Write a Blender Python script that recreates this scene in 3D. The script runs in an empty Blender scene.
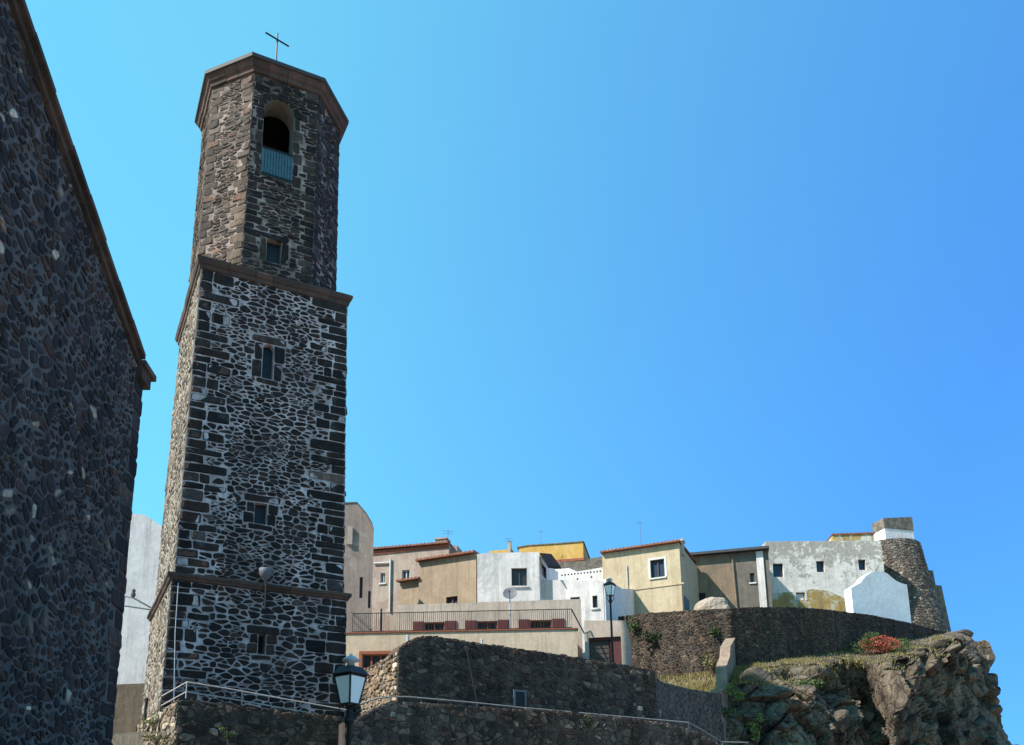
import bpy, math, random, bisect
from mathutils import Vector, Matrix, noise
from mathutils.geometry import tessellate_polygon
R = math.radians
scene = bpy.context.scene
col = scene.collection

# ---------------------------------------------------------------- camera
CAMZ, F_PX, PITCH = 1.6, 896.4, R(12.97)
PCX, PCY = 458.9, 648.9                      # optical axis in the 1024 x 745 frame (the photo is a crop: lens shift)
cam_data = bpy.data.cameras.new('camera')
cam = bpy.data.objects.new('camera', cam_data)
col.objects.link(cam)
cam.location = (0, 0, CAMZ)
cam.rotation_euler = (R(90) + PITCH, 0, 0)
cam_data.sensor_fit = 'HORIZONTAL'
cam_data.sensor_width = 36
cam_data.lens = F_PX / 1024 * 36
cam_data.shift_x = (512 - PCX) / 1024
cam_data.shift_y = (PCY - 372.5) / 1024
cam_data.clip_start = 0.1
cam_data.clip_end = 6000
scene.camera = cam

# ---------------------------------------------------------------- sky, sun, exposure
SUN_AZ, SUN_EL = -113.0, 44.0                # azimuth clockwise from +Y
world = bpy.data.worlds.new('World')
scene.world = world
world.use_nodes = True
wn, wl = world.node_tree.nodes, world.node_tree.links
wn.clear()
sky = wn.new('ShaderNodeTexSky'); sky.sky_type = 'NISHITA'; sky.sun_disc = False
sky.sun_elevation = R(SUN_EL); sky.sun_rotation = R(SUN_AZ)
sky.altitude = 0; sky.air_density = 0.5; sky.dust_density = 0.3; sky.ozone_density = 0.3
# the photograph's sky: even in height, greener towards the sun's side, deeper blue away from it
gam = wn.new('ShaderNodeGamma'); gam.inputs['Gamma'].default_value = 0.35
wtc = wn.new('ShaderNodeTexCoord')
dot = wn.new('ShaderNodeVectorMath'); dot.operation = 'DOT_PRODUCT'
dot.inputs[1].default_value = (math.sin(R(SUN_AZ)), math.cos(R(SUN_AZ)), 0)
wmr = wn.new('ShaderNodeMapRange'); wmr.inputs[1].default_value = -0.75; wmr.inputs[2].default_value = -0.10
tint = wn.new('ShaderNodeMix'); tint.data_type = 'RGBA'
SKY_GAIN = 1.442
tint.inputs['A'].default_value = (0.20 * SKY_GAIN, 0.675 * SKY_GAIN, 1.45 * SKY_GAIN, 1)
tint.inputs['B'].default_value = (0.425 * SKY_GAIN, 1.31 * SKY_GAIN, 1.56 * SKY_GAIN, 1)
mul = wn.new('ShaderNodeMix'); mul.data_type = 'RGBA'; mul.blend_type = 'MULTIPLY'; mul.inputs['Factor'].default_value = 1
bg = wn.new('ShaderNodeBackground'); bg.inputs['Strength'].default_value = 0.15
wo = wn.new('ShaderNodeOutputWorld')
wl.new(sky.outputs[0], gam.inputs['Color']); wl.new(wtc.outputs['Generated'], dot.inputs[0]); wl.new(dot.outputs['Value'], wmr.inputs[0])
wl.new(wmr.outputs[0], tint.inputs['Factor']); wl.new(gam.outputs[0], mul.inputs['A']); wl.new(tint.outputs['Result'], mul.inputs['B'])
wl.new(mul.outputs['Result'], bg.inputs['Color']); wl.new(bg.outputs[0], wo.inputs[0])
sl = bpy.data.lights.new('sun', 'SUN'); sl.energy = 4.0; sl.angle = R(0.5); sl.color = (1.0, 0.94, 0.85)
sun = bpy.data.objects.new('sun', sl); col.objects.link(sun)
_sd = Vector((math.sin(R(SUN_AZ)) * math.cos(R(SUN_EL)), math.cos(R(SUN_AZ)) * math.cos(R(SUN_EL)), math.sin(R(SUN_EL))))
sun.rotation_euler = _sd.to_track_quat('Z', 'Y').to_euler()
sun.location = (-30, 10, 60)
scene.view_settings.view_transform = 'Standard'
scene.view_settings.look = 'None'
scene.view_settings.gamma = 1
scene.view_settings.exposure = 1.25
scene.view_settings.use_curve_mapping = False
scene.render.engine = 'CYCLES'
scene.render.resolution_x, scene.render.resolution_y = 1024, 745

# ---------------------------------------------------------------- geometry helpers
EYE = Vector((0, 0, CAMZ))
_fw = Vector((0, math.cos(PITCH), math.sin(PITCH)))
_up = Vector((0, -math.sin(PITCH), math.cos(PITCH)))

def ray(px, py):
    d = _fw + Vector((1, 0, 0)) * ((px - PCX) / F_PX) + _up * ((PCY - py) / F_PX)
    return d / d.y

def P(px, py, D):                            # the world point seen at a pixel, D metres ahead
    return EYE + ray(px, py) * D

def D_same(A, DA, B):                        # distance of B when it is as high as A
    return DA * ray(*A).z / ray(*B).z

def V2(v): return Vector((v[0], v[1]))

class Path:
    """A vertical surface over a plan polyline running left to right as seen from outside."""
    def __init__(s, pts):
        s.p = [V2(q) for q in pts]
        s.u = [0.0]
        for a, b in zip(s.p, s.p[1:]): s.u.append(s.u[-1] + (b - a).length)
        s.L = s.u[-1]
        sn = []
        for a, b in zip(s.p, s.p[1:]):
            d = (b - a).normalized(); sn.append(Vector((d.y, -d.x)))
        s.sn = sn
        s.vn = [sn[0]] + [((x + y) / (1 + x.dot(y))) for x, y in zip(sn, sn[1:])] + [sn[-1]]
    def seg(s, u):
        i = min(max(bisect.bisect_right(s.u, u) - 1, 0), len(s.sn) - 1)
        t = (u - s.u[i]) / (s.u[i + 1] - s.u[i])
        return i, t
    def pt(s, u, z, h=0.0):
        i, t = s.seg(u)
        tt = min(max(t, 0), 1)
        q = s.p[i] + (s.p[i + 1] - s.p[i]) * t + (s.vn[i] * (1 - tt) + s.vn[i + 1] * tt) * h
        return Vector((q.x, q.y, z))
    def uz(s, px, py, off=0.0):              # where the sight line of a pixel meets the surface
        d = ray(px, py); best = None
        for i in range(len(s.sn)):
            N = s.sn[i]; den = d.x * N.x + d.y * N.y
            if abs(den) < 1e-6: continue
            t = ((s.p[i].x) * N.x + (s.p[i].y) * N.y + off) / den
            if t <= 0: continue
            q = Vector((d.x * t, d.y * t)) - s.p[i]
            e = (s.p[i + 1] - s.p[i]); L = e.length; e = e / L
            uu = q.dot(e)
            lo = -1e9 if i == 0 else -0.02; hi = 1e9 if i == len(s.sn) - 1 else L + 0.02
            if lo <= uu <= hi and (best is None or (den < 0 and t < best[2])):
                best = (s.u[i] + uu, CAMZ + d.z * t, t)
        return best[0], best[1]

def plane_px(A, DA, B, DB=None):             # vertical plane through two pixels; B as high as A unless its distance is given
    if DB is None: DB = D_same(A, DA, B)
    a, b = P(A[0], A[1], DA), P(B[0], B[1], DB)
    return Path([a, b])

def plane_az(A, DA, az, L=10):
    a = P(A[0], A[1], DA)
    return Path([a, (a.x + math.sin(R(az)) * L, a.y + math.cos(R(az)) * L)])

class MB:
    """Collects vertices and faces; build() links them as one mesh object."""
    def __init__(s): s.v, s.f, s.c = [], [], []
    def add(s, vs, fs, c=None):
        o = len(s.v); s.v += [tuple(q) for q in vs]; s.f += [tuple(i + o for i in f) for f in fs]
        if c is not None: s.c += [c] * len(vs)
        return s
    def box(s, a, b):
        (x0, y0, z0), (x1, y1, z1) = a, b
        return s.add([(x0, y0, z0), (x1, y0, z0), (x1, y1, z0), (x0, y1, z0), (x0, y0, z1), (x1, y0, z1), (x1, y1, z1), (x0, y1, z1)],
                     [(0, 3, 2, 1), (4, 5, 6, 7), (0, 1, 5, 4), (1, 2, 6, 5), (2, 3, 7, 6), (3, 0, 4, 7)])
    def hexa(s, q):                           # 8 points: back/bottom ring then top ring
        return s.add(q, [(0, 3, 2, 1), (4, 5, 6, 7), (0, 1, 5, 4), (1, 2, 6, 5), (2, 3, 7, 6), (3, 0, 4, 7)])
    def slab(s, S, u0, u1, z0, z1, h0, h1):   # a box standing on a Path surface
        return s.hexa([S.pt(u0, z0, h1), S.pt(u1, z0, h1), S.pt(u1, z0, h0), S.pt(u0, z0, h0),
                       S.pt(u0, z1, h1), S.pt(u1, z1, h1), S.pt(u1, z1, h0), S.pt(u0, z1, h0)])
    def tube(s, pts, r, n=8, r1=None, cap=True):
        pts = [Vector(p) for p in pts]; rings = []
        for i, p in enumerate(pts):
            d = (pts[min(i + 1, len(pts) - 1)] - pts[max(i - 1, 0)]).normalized()
            a = d.cross(Vector((0, 0, 1)))
            if a.length < 1e-3: a = d.cross(Vector((1, 0, 0)))
            a.normalize(); b = d.cross(a)
            rr = r if r1 is None else r + (r1 - r) * i / max(len(pts) - 1, 1)
            rings.append([p + (a * math.cos(t) + b * math.sin(t)) * rr for t in [2 * math.pi * k / n for k in range(n)]])
        vs = [q for g in rings for q in g]; fs = []
        for i in range(len(pts) - 1):
            for k in range(n):
                fs.append((i * n + k, i * n + (k + 1) % n, (i + 1) * n + (k + 1) % n, (i + 1) * n + k))
        if cap: fs += [tuple(range(n))[::-1], tuple(range((len(pts) - 1) * n, len(pts) * n))]
        return s.add(vs, fs)
    def lathe(s, c, prof, n=16, sq=False):
        c = Vector(c); vs = []; fs = []
        for r, z in prof:
            for k in range(n):
                t = 2 * math.pi * (k + (0.5 if sq else 0)) / n
                vs.append(c + Vector((r * math.cos(t), r * math.sin(t), z)))
        for i in range(len(prof) - 1):
            for k in range(n):
                fs.append((i * n + k, i * n + (k + 1) % n, (i + 1) * n + (k + 1) % n, (i + 1) * n + k))
        fs += [tuple(range(n))[::-1], tuple(range((len(prof) - 1) * n, len(prof) * n))]
        return s.add(vs, fs)
    def build(s, name, m, parent=None, smooth=False):
        me = bpy.data.meshes.new(name)
        org = ORG.get(parent.name, Vector((0, 0, 0))) if parent else Vector((0, 0, 0))
        me.from_pydata([(a - org.x, b - org.y, c - org.z) for a, b, c in s.v], [], s.f)
        me.update()
        if s.c and len(s.c) == len(s.v):
            at = me.attributes.new('tone', 'FLOAT_COLOR', 'POINT')
            at.data.foreach_set('color', [x for c in s.c for x in (c[0], c[1], c[2], 1.0)])
        if smooth: me.polygons.foreach_set('use_smooth', [True] * len(me.polygons))
        me.materials.append(m)
        o = bpy.data.objects.new(name, me); col.objects.link(o)
        if parent: o.parent = parent
        ORG[o.name] = org
        return o
ORG = {}

def thing(name, label, cat, loc, group=None):
    o = bpy.data.objects.new(name, None); col.objects.link(o)
    o.empty_display_size = 0.3
    o.location = loc; o['label'] = label; o['category'] = cat
    if group: o['group'] = group
    ORG[o.name] = Vector(loc)
    return o

def tag(o, label=None, cat=None, group=None, kind=None):
    for k, v in (('label', label), ('category', cat), ('group', group), ('kind', kind)):
        if v: o[k] = v
    return o

def tess(mb, loops, f3):                      # flat polygon with holes in (u, z), mapped by f3
    flat = [q for L in loops for q in L]
    tris = tessellate_polygon([[Vector((a, b, 0)) for a, b in L] for L in loops])
    mb.add([f3(a, b) for a, b in flat], [tuple(t) for t in tris])

# ---------------------------------------------------------------- materials
def srgb(*c):
    return tuple((x / 255 / 12.92 if x / 255 <= 0.04045 else ((x / 255 + 0.055) / 1.055) ** 2.4) for x in c) + (1.0,)

class N:
    def __init__(s, name):
        s.m = bpy.data.materials.new(name); s.m.use_nodes = True
        s.t = s.m.node_tree; s.n = s.t.nodes; s.l = s.t.links
        s.b = s.n['Principled BSDF']
        s.co = s.n.new('ShaderNodeTexCoord').outputs['Object']
    def new(s, k, **kw):
        x = s.n.new(k)
        for a, b in kw.items(): setattr(x, a, b)
        return x
    def val(s, sock, v):
        if hasattr(v, 'node'): s.l.new(v, sock)
        else: sock.default_value = v
    def noise(s, scale, detail=6, rough=0.6, stretch=None, dist=0.0):
        x = s.new('ShaderNodeTexNoise'); x.inputs['Scale'].default_value = scale
        x.inputs['Detail'].default_value = detail; x.inputs['Roughness'].default_value = rough
        x.inputs['Distortion'].default_value = dist
        src = s.co
        if stretch:
            mp = s.new('ShaderNodeMapping'); mp.inputs['Scale'].default_value = stretch
            s.l.new(s.co, mp.inputs['Vector']); src = mp.outputs[0]
        s.l.new(src, x.inputs['Vector']); return x.outputs['Fac']
    def ramp(s, fac, stops):
        x = s.new('ShaderNodeValToRGB'); s.l.new(fac, x.inputs[0])
        e = x.color_ramp.elements
        while len(e) < len(stops): e.new(0.5)
        for q, (p, c) in zip(e, stops):
            q.position = p; q.color = c if hasattr(c, '__len__') else (c, c, c, 1)
        return x.outputs[0]
    def mix(s, fac, a, b, mode='MIX'):
        x = s.new('ShaderNodeMix', data_type='RGBA', blend_type=mode)
        s.val(x.inputs['Factor'], fac); s.val(x.inputs['A'], a); s.val(x.inputs['B'], b)
        return x.outputs['Result']
    def math(s, op, a, b):
        x = s.new('ShaderNodeMath', operation=op); s.val(x.inputs[0], a); s.val(x.inputs[1], b); return x.outputs[0]
    def attr(s, name):
        x = s.new('ShaderNodeAttribute'); x.attribute_name = name; return x.outputs['Color']
    def bump(s, h, strength=0.5, dist=0.02):
        x = s.new('ShaderNodeBump'); x.inputs['Strength'].default_value = strength; x.inputs['Distance'].default_value = dist
        s.l.new(h, x.inputs['Height']); s.l.new(x.outputs[0], s.b.inputs['Normal'])
    def out(s, colr, rough=0.9, metal=0.0):
        s.val(s.b.inputs['Base Color'], colr); s.val(s.b.inputs['Roughness'], rough); s.b.inputs['Metallic'].default_value = metal
        s.b.inputs['Specular IOR Level'].default_value = 0.3
        return s.m

def m_stone(name, var=0.55, lichen=None, lam=0.0):
    n = N(name); c = n.attr('tone')
    f = n.noise(9, 8, 0.7); k = n.ramp(f, [(0.3, 1 - var), (0.7, 1 + var * 0.6)])
    c = n.mix(1.0, c, k, 'MULTIPLY')
    if lichen:
        c = n.mix(n.math('MULTIPLY', n.ramp(n.noise(2.3, 8, 0.75), [(0.55, 0.0), (0.72, 1.0)]), lam), c, lichen)
    c = n.mix(1.0, c, n.ramp(n.noise(1.0, 6, 0.65, (2.6, 2.6, 0.16)), [(0.32, 0.5), (0.62, 1.15)]), 'MULTIPLY')
    c = n.mix(n.ramp(n.noise(0.45, 5, 0.6), [(0.4, 0.0), (0.65, 0.55)]), c, n.mix(1.0, c, (1.25, 0.95, 0.72, 1), 'MULTIPLY'))
    g = n.noise(38, 5, 0.7)
    n.bump(n.math('ADD', f, n.math('MULTIPLY', g, 0.4)), 0.9, 0.03)
    return n.out(c, 0.85)

def m_mortar(name, c0, c1, c2=None, amt=0.5):
    n = N(name); f = n.noise(5, 8, 0.7); c = n.mix(n.ramp(f, [(0.35, 0.0), (0.65, 1.0)]), c0, c1)
    if c2: c = n.mix(n.math('MULTIPLY', n.ramp(n.noise(0.7, 7, 0.7), [(0.42, 0.0), (0.62, 1.0)]), amt), c, c2)
    c = n.mix(1.0, c, n.ramp(n.noise(1.0, 6, 0.65, (2.6, 2.6, 0.16)), [(0.32, 0.55), (0.62, 1.1)]), 'MULTIPLY')
    n.bump(n.noise(30, 6, 0.7), 0.8, 0.03)
    return n.out(c, 0.95)

def m_plaster(name, base, stain=None, amt=0.5, patch=None, pamt=0.6, pscale=0.5, plo=0.52, bump=0.25, zpatch=None, drip=0.65):
    n = N(name)
    f = n.noise(1.3, 8, 0.65); c = n.mix(1.0, base, n.ramp(f, [(0.3, 0.86), (0.7, 1.06)]), 'MULTIPLY')
    if stain:
        st = n.noise(1.0, 7, 0.7, (2.2, 2.2, 0.28)); c = n.mix(n.math('MULTIPLY', n.ramp(st, [(0.46, 0.0), (0.70, 1.0)]), amt), c, stain)
    if patch:
        pt = n.noise(pscale, 9, 0.7, None, 0.6)
        if zpatch:                           # wear gathers towards a height (damp foot, weathered top)
            sp = n.new('ShaderNodeSeparateXYZ'); n.l.new(n.co, sp.inputs[0])
            mr = n.new('ShaderNodeMapRange'); n.l.new(sp.outputs['Z'], mr.inputs[0])
            mr.inputs[1].default_value, mr.inputs[2].default_value = zpatch[0], zpatch[1]
            mr.inputs[3].default_value, mr.inputs[4].default_value = -zpatch[2], zpatch[2]
            pt = n.math('ADD', pt, mr.outputs[0])
        c = n.mix(n.math('MULTIPLY', n.ramp(pt, [(plo, 0.0), (plo + 0.07, 1.0)]), pamt), c, patch)
    c = n.mix(1.0, c, n.ramp(n.noise(7, 8, 0.75), [(0.3, 0.84), (0.7, 1.08)]), 'MULTIPLY')
    c = n.mix(n.math('MULTIPLY', n.ramp(n.noise(1.0, 8, 0.75, (5.5, 5.5, 0.35)), [(0.50, 0.0), (0.70, 1.0)]), drip), c, n.mix(1.0, c, (0.52, 0.48, 0.44, 1), 'MULTIPLY'))
    n.bump(n.math('ADD', n.noise(3, 6, 0.6), n.math('MULTIPLY', n.noise(40, 4, 0.6), 0.3)), bump, 0.06)
    return n.out(c, 0.9)

def m_plain(name, c, rough=0.6, metal=0.0, var=0.25, scale=6):
    n = N(name); f = n.noise(scale, 6, 0.65)
    cc = n.mix(1.0, c, n.ramp(f, [(0.3, 1 - var), (0.7, 1 + var * 0.5)]), 'MULTIPLY')
    n.bump(n.noise(scale * 6, 4, 0.6), 0.15, 0.01)
    return n.out(cc, rough, metal)

def m_cornice(name, c0):
    n = N(name); c = n.mix(n.ramp(n.noise(2.5, 8, 0.7), [(0.35, 0.0), (0.62, 1.0)]), c0, (0.045, 0.036, 0.032, 1))
    c = n.mix(n.math('MULTIPLY', n.ramp(n.noise(5, 8, 0.75), [(0.6, 0.0), (0.7, 1.0)]), 0.5), c, (0.20, 0.19, 0.17, 1))
    at = n.new('ShaderNodeAttribute'); at.attribute_name = 'tone'
    c = n.mix(n.ramp(at.outputs['Alpha'], [(0.0, 0.0), (0.5, 1.0)]), c, n.mix(1.0, c, at.outputs['Color'], 'MULTIPLY'))
    n.bump(n.noise(14, 8, 0.7), 0.9, 0.03)
    return n.out(c, 0.9)

def m_glass(name, c=(0.02, 0.025, 0.03, 1)):
    n = N(name); f = n.noise(2, 3, 0.5)
    m = n.out(n.mix(f, c, tuple(x * 1.8 for x in c[:3]) + (1,)), 0.3)
    n.b.inputs['Specular IOR Level'].default_value = 0.3
    return m

def m_leaf(name, c0, c1, scale=3):
    n = N(name); r = n.attr('tone')
    c = n.mix(n.ramp(n.noise(scale, 5, 0.6), [(0.35, 0.0), (0.65, 1.0)]), c0, c1)
    c = n.mix(1.0, c, r, 'MULTIPLY')
    m = n.out(c, 0.7)
    return m

def m_rock(name):
    n = N(name)
    big = n.noise(0.55, 8, 0.65, None, 0.4); fine = n.noise(4.5, 10, 0.72)
    c = n.mix(n.ramp(big, [(0.36, 0.0), (0.62, 1.0)]), (0.024, 0.021, 0.020, 1), (0.19, 0.145, 0.10, 1))
    c = n.mix(n.math('MULTIPLY', n.ramp(n.noise(1.1, 8, 0.7), [(0.50, 0.0), (0.64, 1.0)]), 0.8), c, (0.20, 0.17, 0.135, 1))
    c = n.mix(n.math('MULTIPLY', n.ramp(n.noise(0.8, 8, 0.75, (1, 1, 0.5)), [(0.58, 0.0), (0.68, 1.0)]), 0.7), c, (0.17, 0.085, 0.035, 1))
    c = n.mix(1.0, c, n.ramp(fine, [(0.3, 0.45), (0.7, 1.35)]), 'MULTIPLY')
    vo = n.new('ShaderNodeTexVoronoi', feature='DISTANCE_TO_EDGE'); vo.inputs['Scale'].default_value = 1.6
    dist = n.new('ShaderNodeMix', data_type='VECTOR'); 
    nz = n.new('ShaderNodeTexNoise'); nz.inputs['Scale'].default_value = 1.5; nz.inputs['Detail'].default_value = 5
    n.l.new(n.co, nz.inputs['Vector'])
    dist.inputs['Factor'].default_value = 0.35
    n.l.new(n.co, dist.inputs[4]); n.l.new(nz.outputs['Color'], dist.inputs[5]); n.l.new(dist.outputs[1], vo.inputs['Vector'])
    crack = n.ramp(vo.outputs['Distance'], [(0.0, 0.0), (0.06, 1.0)])
    c = n.mix(1.0, c, n.ramp(vo.outputs['Distance'], [(0.0, 0.5), (0.05, 1.0)]), 'MULTIPLY')
    n.bump(n.math('ADD', n.math('ADD', fine, n.math('MULTIPLY', n.noise(22, 5, 0.7), 0.35)), n.math('MULTIPLY', crack, 0.5)), 1.0, 0.12)
    return n.out(c, 0.9)

M = {
 'tower_stone': m_stone('tower_stone', 0.55, (0.19, 0.18, 0.165, 1), 0.32),
 'wall_stone': m_stone('wall_stone', 0.65, (0.10, 0.10, 0.08, 1), 0.35),
 'church_stone': m_stone('church_stone', 0.6, (0.075, 0.085, 0.09, 1), 0.4),
 'mortar_light': m_mortar('mortar_light', (0.390, 0.306, 0.308, 1), (0.718, 0.576, 0.577, 1), (0.133, 0.103, 0.102, 1), 0.6),
 'mortar_oct': m_mortar('mortar_oct', (0.190, 0.141, 0.120, 1), (0.426, 0.334, 0.300, 1), (0.078, 0.056, 0.048, 1), 0.75),
 'mortar_tan': m_mortar('mortar_tan', (0.230, 0.200, 0.161, 1), (0.303, 0.270, 0.233, 1)),  # mortar of sun-facing sides, their light put into the tan
 'mortar_grey': m_mortar('mortar_grey', (0.089, 0.085, 0.082, 1), (0.174, 0.162, 0.150, 1), (0.053, 0.048, 0.044, 1), 0.5),
 'mortar_dark': m_mortar('mortar_dark', (0.065, 0.049, 0.042, 1), (0.138, 0.103, 0.089, 1), (0.041, 0.031, 0.028, 1), 0.6),
 'mortar_brown': m_mortar('mortar_brown', (0.083, 0.060, 0.042, 1), (0.165, 0.125, 0.090, 1), (0.044, 0.035, 0.027, 1), 0.6),
 'cornice': m_stone('cornice_stone', 0.4),
 'cornice_plain': m_cornice('cornice_red', (0.10, 0.054, 0.042, 1)),
 'cornice_eave': m_cornice('eave_stone', (0.13, 0.078, 0.062, 1)),
 'dark_pane': m_plain('dark_navy_pane', (0.010, 0.013, 0.022, 1), 0.55, 0, 0.2),
 'chamber': m_plain('bell_chamber_wall', (0.035, 0.03, 0.027, 1), 0.9),
 'void': m_plain('dark_interior', (0.012, 0.012, 0.014, 1), 0.9),
 'plaster_in': m_plaster('belfry_plaster', (0.20, 0.175, 0.155, 1), (0.09, 0.08, 0.072, 1), 0.8),
 'iron': m_plain('wrought_iron', (0.018, 0.018, 0.02, 1), 0.5, 0.3),
 'black_metal': m_plain('black_painted_metal', (0.012, 0.012, 0.012, 1), 0.55, 0.0),
 'lamp_roof': m_plain('weathered_lamp_roof', (0.022, 0.022, 0.023, 1), 0.5, 0.0),
 'steel': m_plain('galvanised_steel', (0.48, 0.49, 0.5, 1), 0.4, 0.5),
 'dull_rail': m_plain('dull_rail_paint', (0.22, 0.21, 0.2, 1), 0.6),
 'dish_grey': m_plain('dull_dish_grey', (0.12, 0.125, 0.145, 1), 0.6),
 'rail_paint': m_plain('pale_rail_paint', (0.42, 0.38, 0.37, 1), 0.6, 0, 0.3),
 'grey_paint': m_plain('grey_paint', (0.4, 0.42, 0.44, 1), 0.5),
 'teal': m_plain('teal_paint', (0.05, 0.11, 0.135, 1), 0.6),
 'glass': m_glass('window_glass'),
 'glass_blue': m_glass('blue_window_glass', (0.015, 0.025, 0.05, 1)),
 'shutter': m_plain('maroon_shutter', (0.085, 0.022, 0.022, 1), 0.6),
 'red_trim': m_plain('red_trim', (0.26, 0.075, 0.04, 1), 0.7),
 'wood': m_plain('dark_wood', (0.06, 0.045, 0.04, 1), 0.6),
 'white_frame': m_plain('white_frame', (0.48, 0.47, 0.44, 1), 0.6, 0, 0.1),
 'tile': m_plain('terracotta_tile', (0.20, 0.08, 0.05, 1), 0.85, 0, 0.5, 5),
 'dark_roof': m_plain('dark_roof_edge', (0.05, 0.05, 0.055, 1), 0.7),
 'white': m_plaster('whitewash', (0.72, 0.665, 0.65, 1), (0.48, 0.47, 0.45, 1), 0.35),
 'bright_white': m_plaster('bright_whitewash', (0.80, 0.76, 0.76, 1), (0.62, 0.6, 0.6, 1), 0.2, drip=0.12),
 'white_grey': m_plaster('worn_white_plaster', (0.62, 0.575, 0.56, 1), (0.27, 0.265, 0.26, 1), 0.55, (0.36, 0.35, 0.345, 1), 0.6, 0.5, 0.5),
 'pink': m_plaster('pink_plaster', (0.31, 0.235, 0.20, 1), (0.19, 0.15, 0.13, 1), 0.6, (0.40, 0.33, 0.275, 1), 0.7, 0.6, 0.53),
 'rose': m_plaster('rose_plaster', (0.33, 0.235, 0.20, 1), (0.21, 0.16, 0.135, 1), 0.7, (0.36, 0.29, 0.235, 1), 0.85, 0.9, 0.46),
 'tan': m_plaster('tan_plaster', (0.31, 0.235, 0.165, 1), (0.17, 0.125, 0.085, 1), 0.6, (0.25, 0.18, 0.12, 1), 0.6, 0.9, 0.5, 0.4),
 'peach': m_plaster('peach_plaster', (0.50, 0.40, 0.30, 1), (0.36, 0.28, 0.21, 1), 0.5, (0.40, 0.30, 0.215, 1), 0.5, 0.4, 0.5),
 'peach_pale': m_plaster('pale_pink_plaster', (0.43, 0.355, 0.30, 1), (0.30, 0.245, 0.21, 1), 0.6, (0.34, 0.27, 0.22, 1), 0.5, 0.5, 0.5),
 'cream': m_plaster('cream_plaster', (0.46, 0.37, 0.25, 1), (0.29, 0.225, 0.145, 1), 0.5, (0.37, 0.28, 0.18, 1), 0.6, 0.5, 0.48),
 'brown_plaster': m_plaster('brown_plaster', (0.215, 0.155, 0.105, 1), (0.11, 0.085, 0.065, 1), 0.7, (0.16, 0.12, 0.09, 1), 0.7, 0.8, 0.48, 0.4),
 'grey_plaster': m_plaster('grey_plaster', (0.13, 0.112, 0.095, 1), (0.08, 0.072, 0.065, 1), 0.7, (0.17, 0.145, 0.12, 1), 0.6, 0.8, 0.52, 0.4),
 'ochre': m_plaster('ochre_plaster', (0.52, 0.31, 0.085, 1), (0.40, 0.24, 0.08, 1), 0.4, (0.58, 0.40, 0.17, 1), 0.5, 0.6, 0.5),
 'rubble': m_plaster('old_rubble_render', (0.20, 0.17, 0.135, 1), (0.10, 0.088, 0.075, 1), 0.7, (0.10, 0.082, 0.066, 1), 0.8, 3.0, 0.48, 0.9),
 'castle': m_plaster('castle_render', (0.62, 0.57, 0.53, 1), (0.29, 0.26, 0.22, 1), 0.6, (0.27, 0.245, 0.21, 1), 0.85, 2.4, 0.56, 0.5, (17.4, 20.6, 0.15)),
 'yellow_stain': m_plaster('damp_yellow_render', (0.36, 0.25, 0.09, 1), (0.17, 0.135, 0.07, 1), 0.8, (0.46, 0.45, 0.41, 1), 0.9, 1.3, 0.60, 0.5, (15.8, 17.6, 0.11)),
 'concrete': m_plaster('old_concrete', (0.13, 0.11, 0.088, 1), (0.045, 0.042, 0.038, 1), 0.7, (0.05, 0.055, 0.035, 1), 0.6, 1.4, 0.5, 0.8),
 'rough_render': m_plaster('rough_mound_render', (0.34, 0.28, 0.22, 1), (0.2, 0.165, 0.13, 1), 0.7, (0.26, 0.21, 0.165, 1), 0.7, 1.5, 0.5, 0.9),
 'step_stone': m_plaster('parapet_render', (0.24, 0.175, 0.13, 1), (0.13, 0.095, 0.075, 1), 0.7, (0.30, 0.235, 0.18, 1), 0.6, 3.0, 0.5, 0.9),
 'earth': m_plaster('dry_earth', (0.20, 0.145, 0.085, 1), (0.12, 0.09, 0.05, 1), 0.5, (0.10, 0.11, 0.04, 1), 0.7, 1.5, 0.5, 0.9),
 'ground': m_plaster('stone_paved_ground', (0.34, 0.28, 0.21, 1), (0.26, 0.21, 0.16, 1), 0.5),
 'rock': m_rock('cliff_rock'),
 'grass': m_leaf('dry_grass', (0.19, 0.155, 0.07, 1), (0.12, 0.115, 0.042, 1)),
 'leaf': m_leaf('shrub_leaf', (0.045, 0.075, 0.02, 1), (0.07, 0.11, 0.03, 1)),
 'leaf_light': m_leaf('light_leaf', (0.11, 0.15, 0.035, 1), (0.16, 0.19, 0.05, 1)),
 'leaf_dark': m_leaf('dark_leaf', (0.022, 0.035, 0.012, 1), (0.04, 0.06, 0.02, 1)),
 'flower': m_leaf('red_flower', (0.42, 0.07, 0.045, 1), (0.30, 0.09, 0.05, 1)),
}
g = N('lamp_glass')
g.b.inputs['Transmission Weight'].default_value = 0.2
M['lamp_glass'] = g.out((0.97, 0.95, 0.92, 1), 0.3)

# ---------------------------------------------------------------- stones laid one by one
def clip(poly, nx, nz, d):                    # keep nx*x + nz*z <= d
    out = []; L = len(poly)
    for i in range(L):
        a, b = poly[i], poly[(i + 1) % L]
        fa = nx * a[0] + nz * a[1] - d; fb = nx * b[0] + nz * b[1] - d
        if fa <= 0: out.append(a)
        if fa * fb < 0:
            t = fa / (fa - fb); out.append((a[0] + (b[0] - a[0]) * t, a[1] + (b[1] - a[1]) * t))
    return out

def area(p): return 0.5 * sum(p[i - 1][0] * p[i][1] - p[i][0] * p[i - 1][1] for i in range(len(p)))

def inset(p, g):
    q = p; n = len(p)
    for i in range(n):
        a, b = p[i], p[(i + 1) % n]
        dx, dz = b[0] - a[0], b[1] - a[1]; l = math.hypot(dx, dz)
        if l < 1e-6: continue
        nx, nz = dz / l, -dx / l
        q = clip(q, nx, nz, nx * a[0] + nz * a[1] - g)
        if len(q) < 3: return []
    return q

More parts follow.
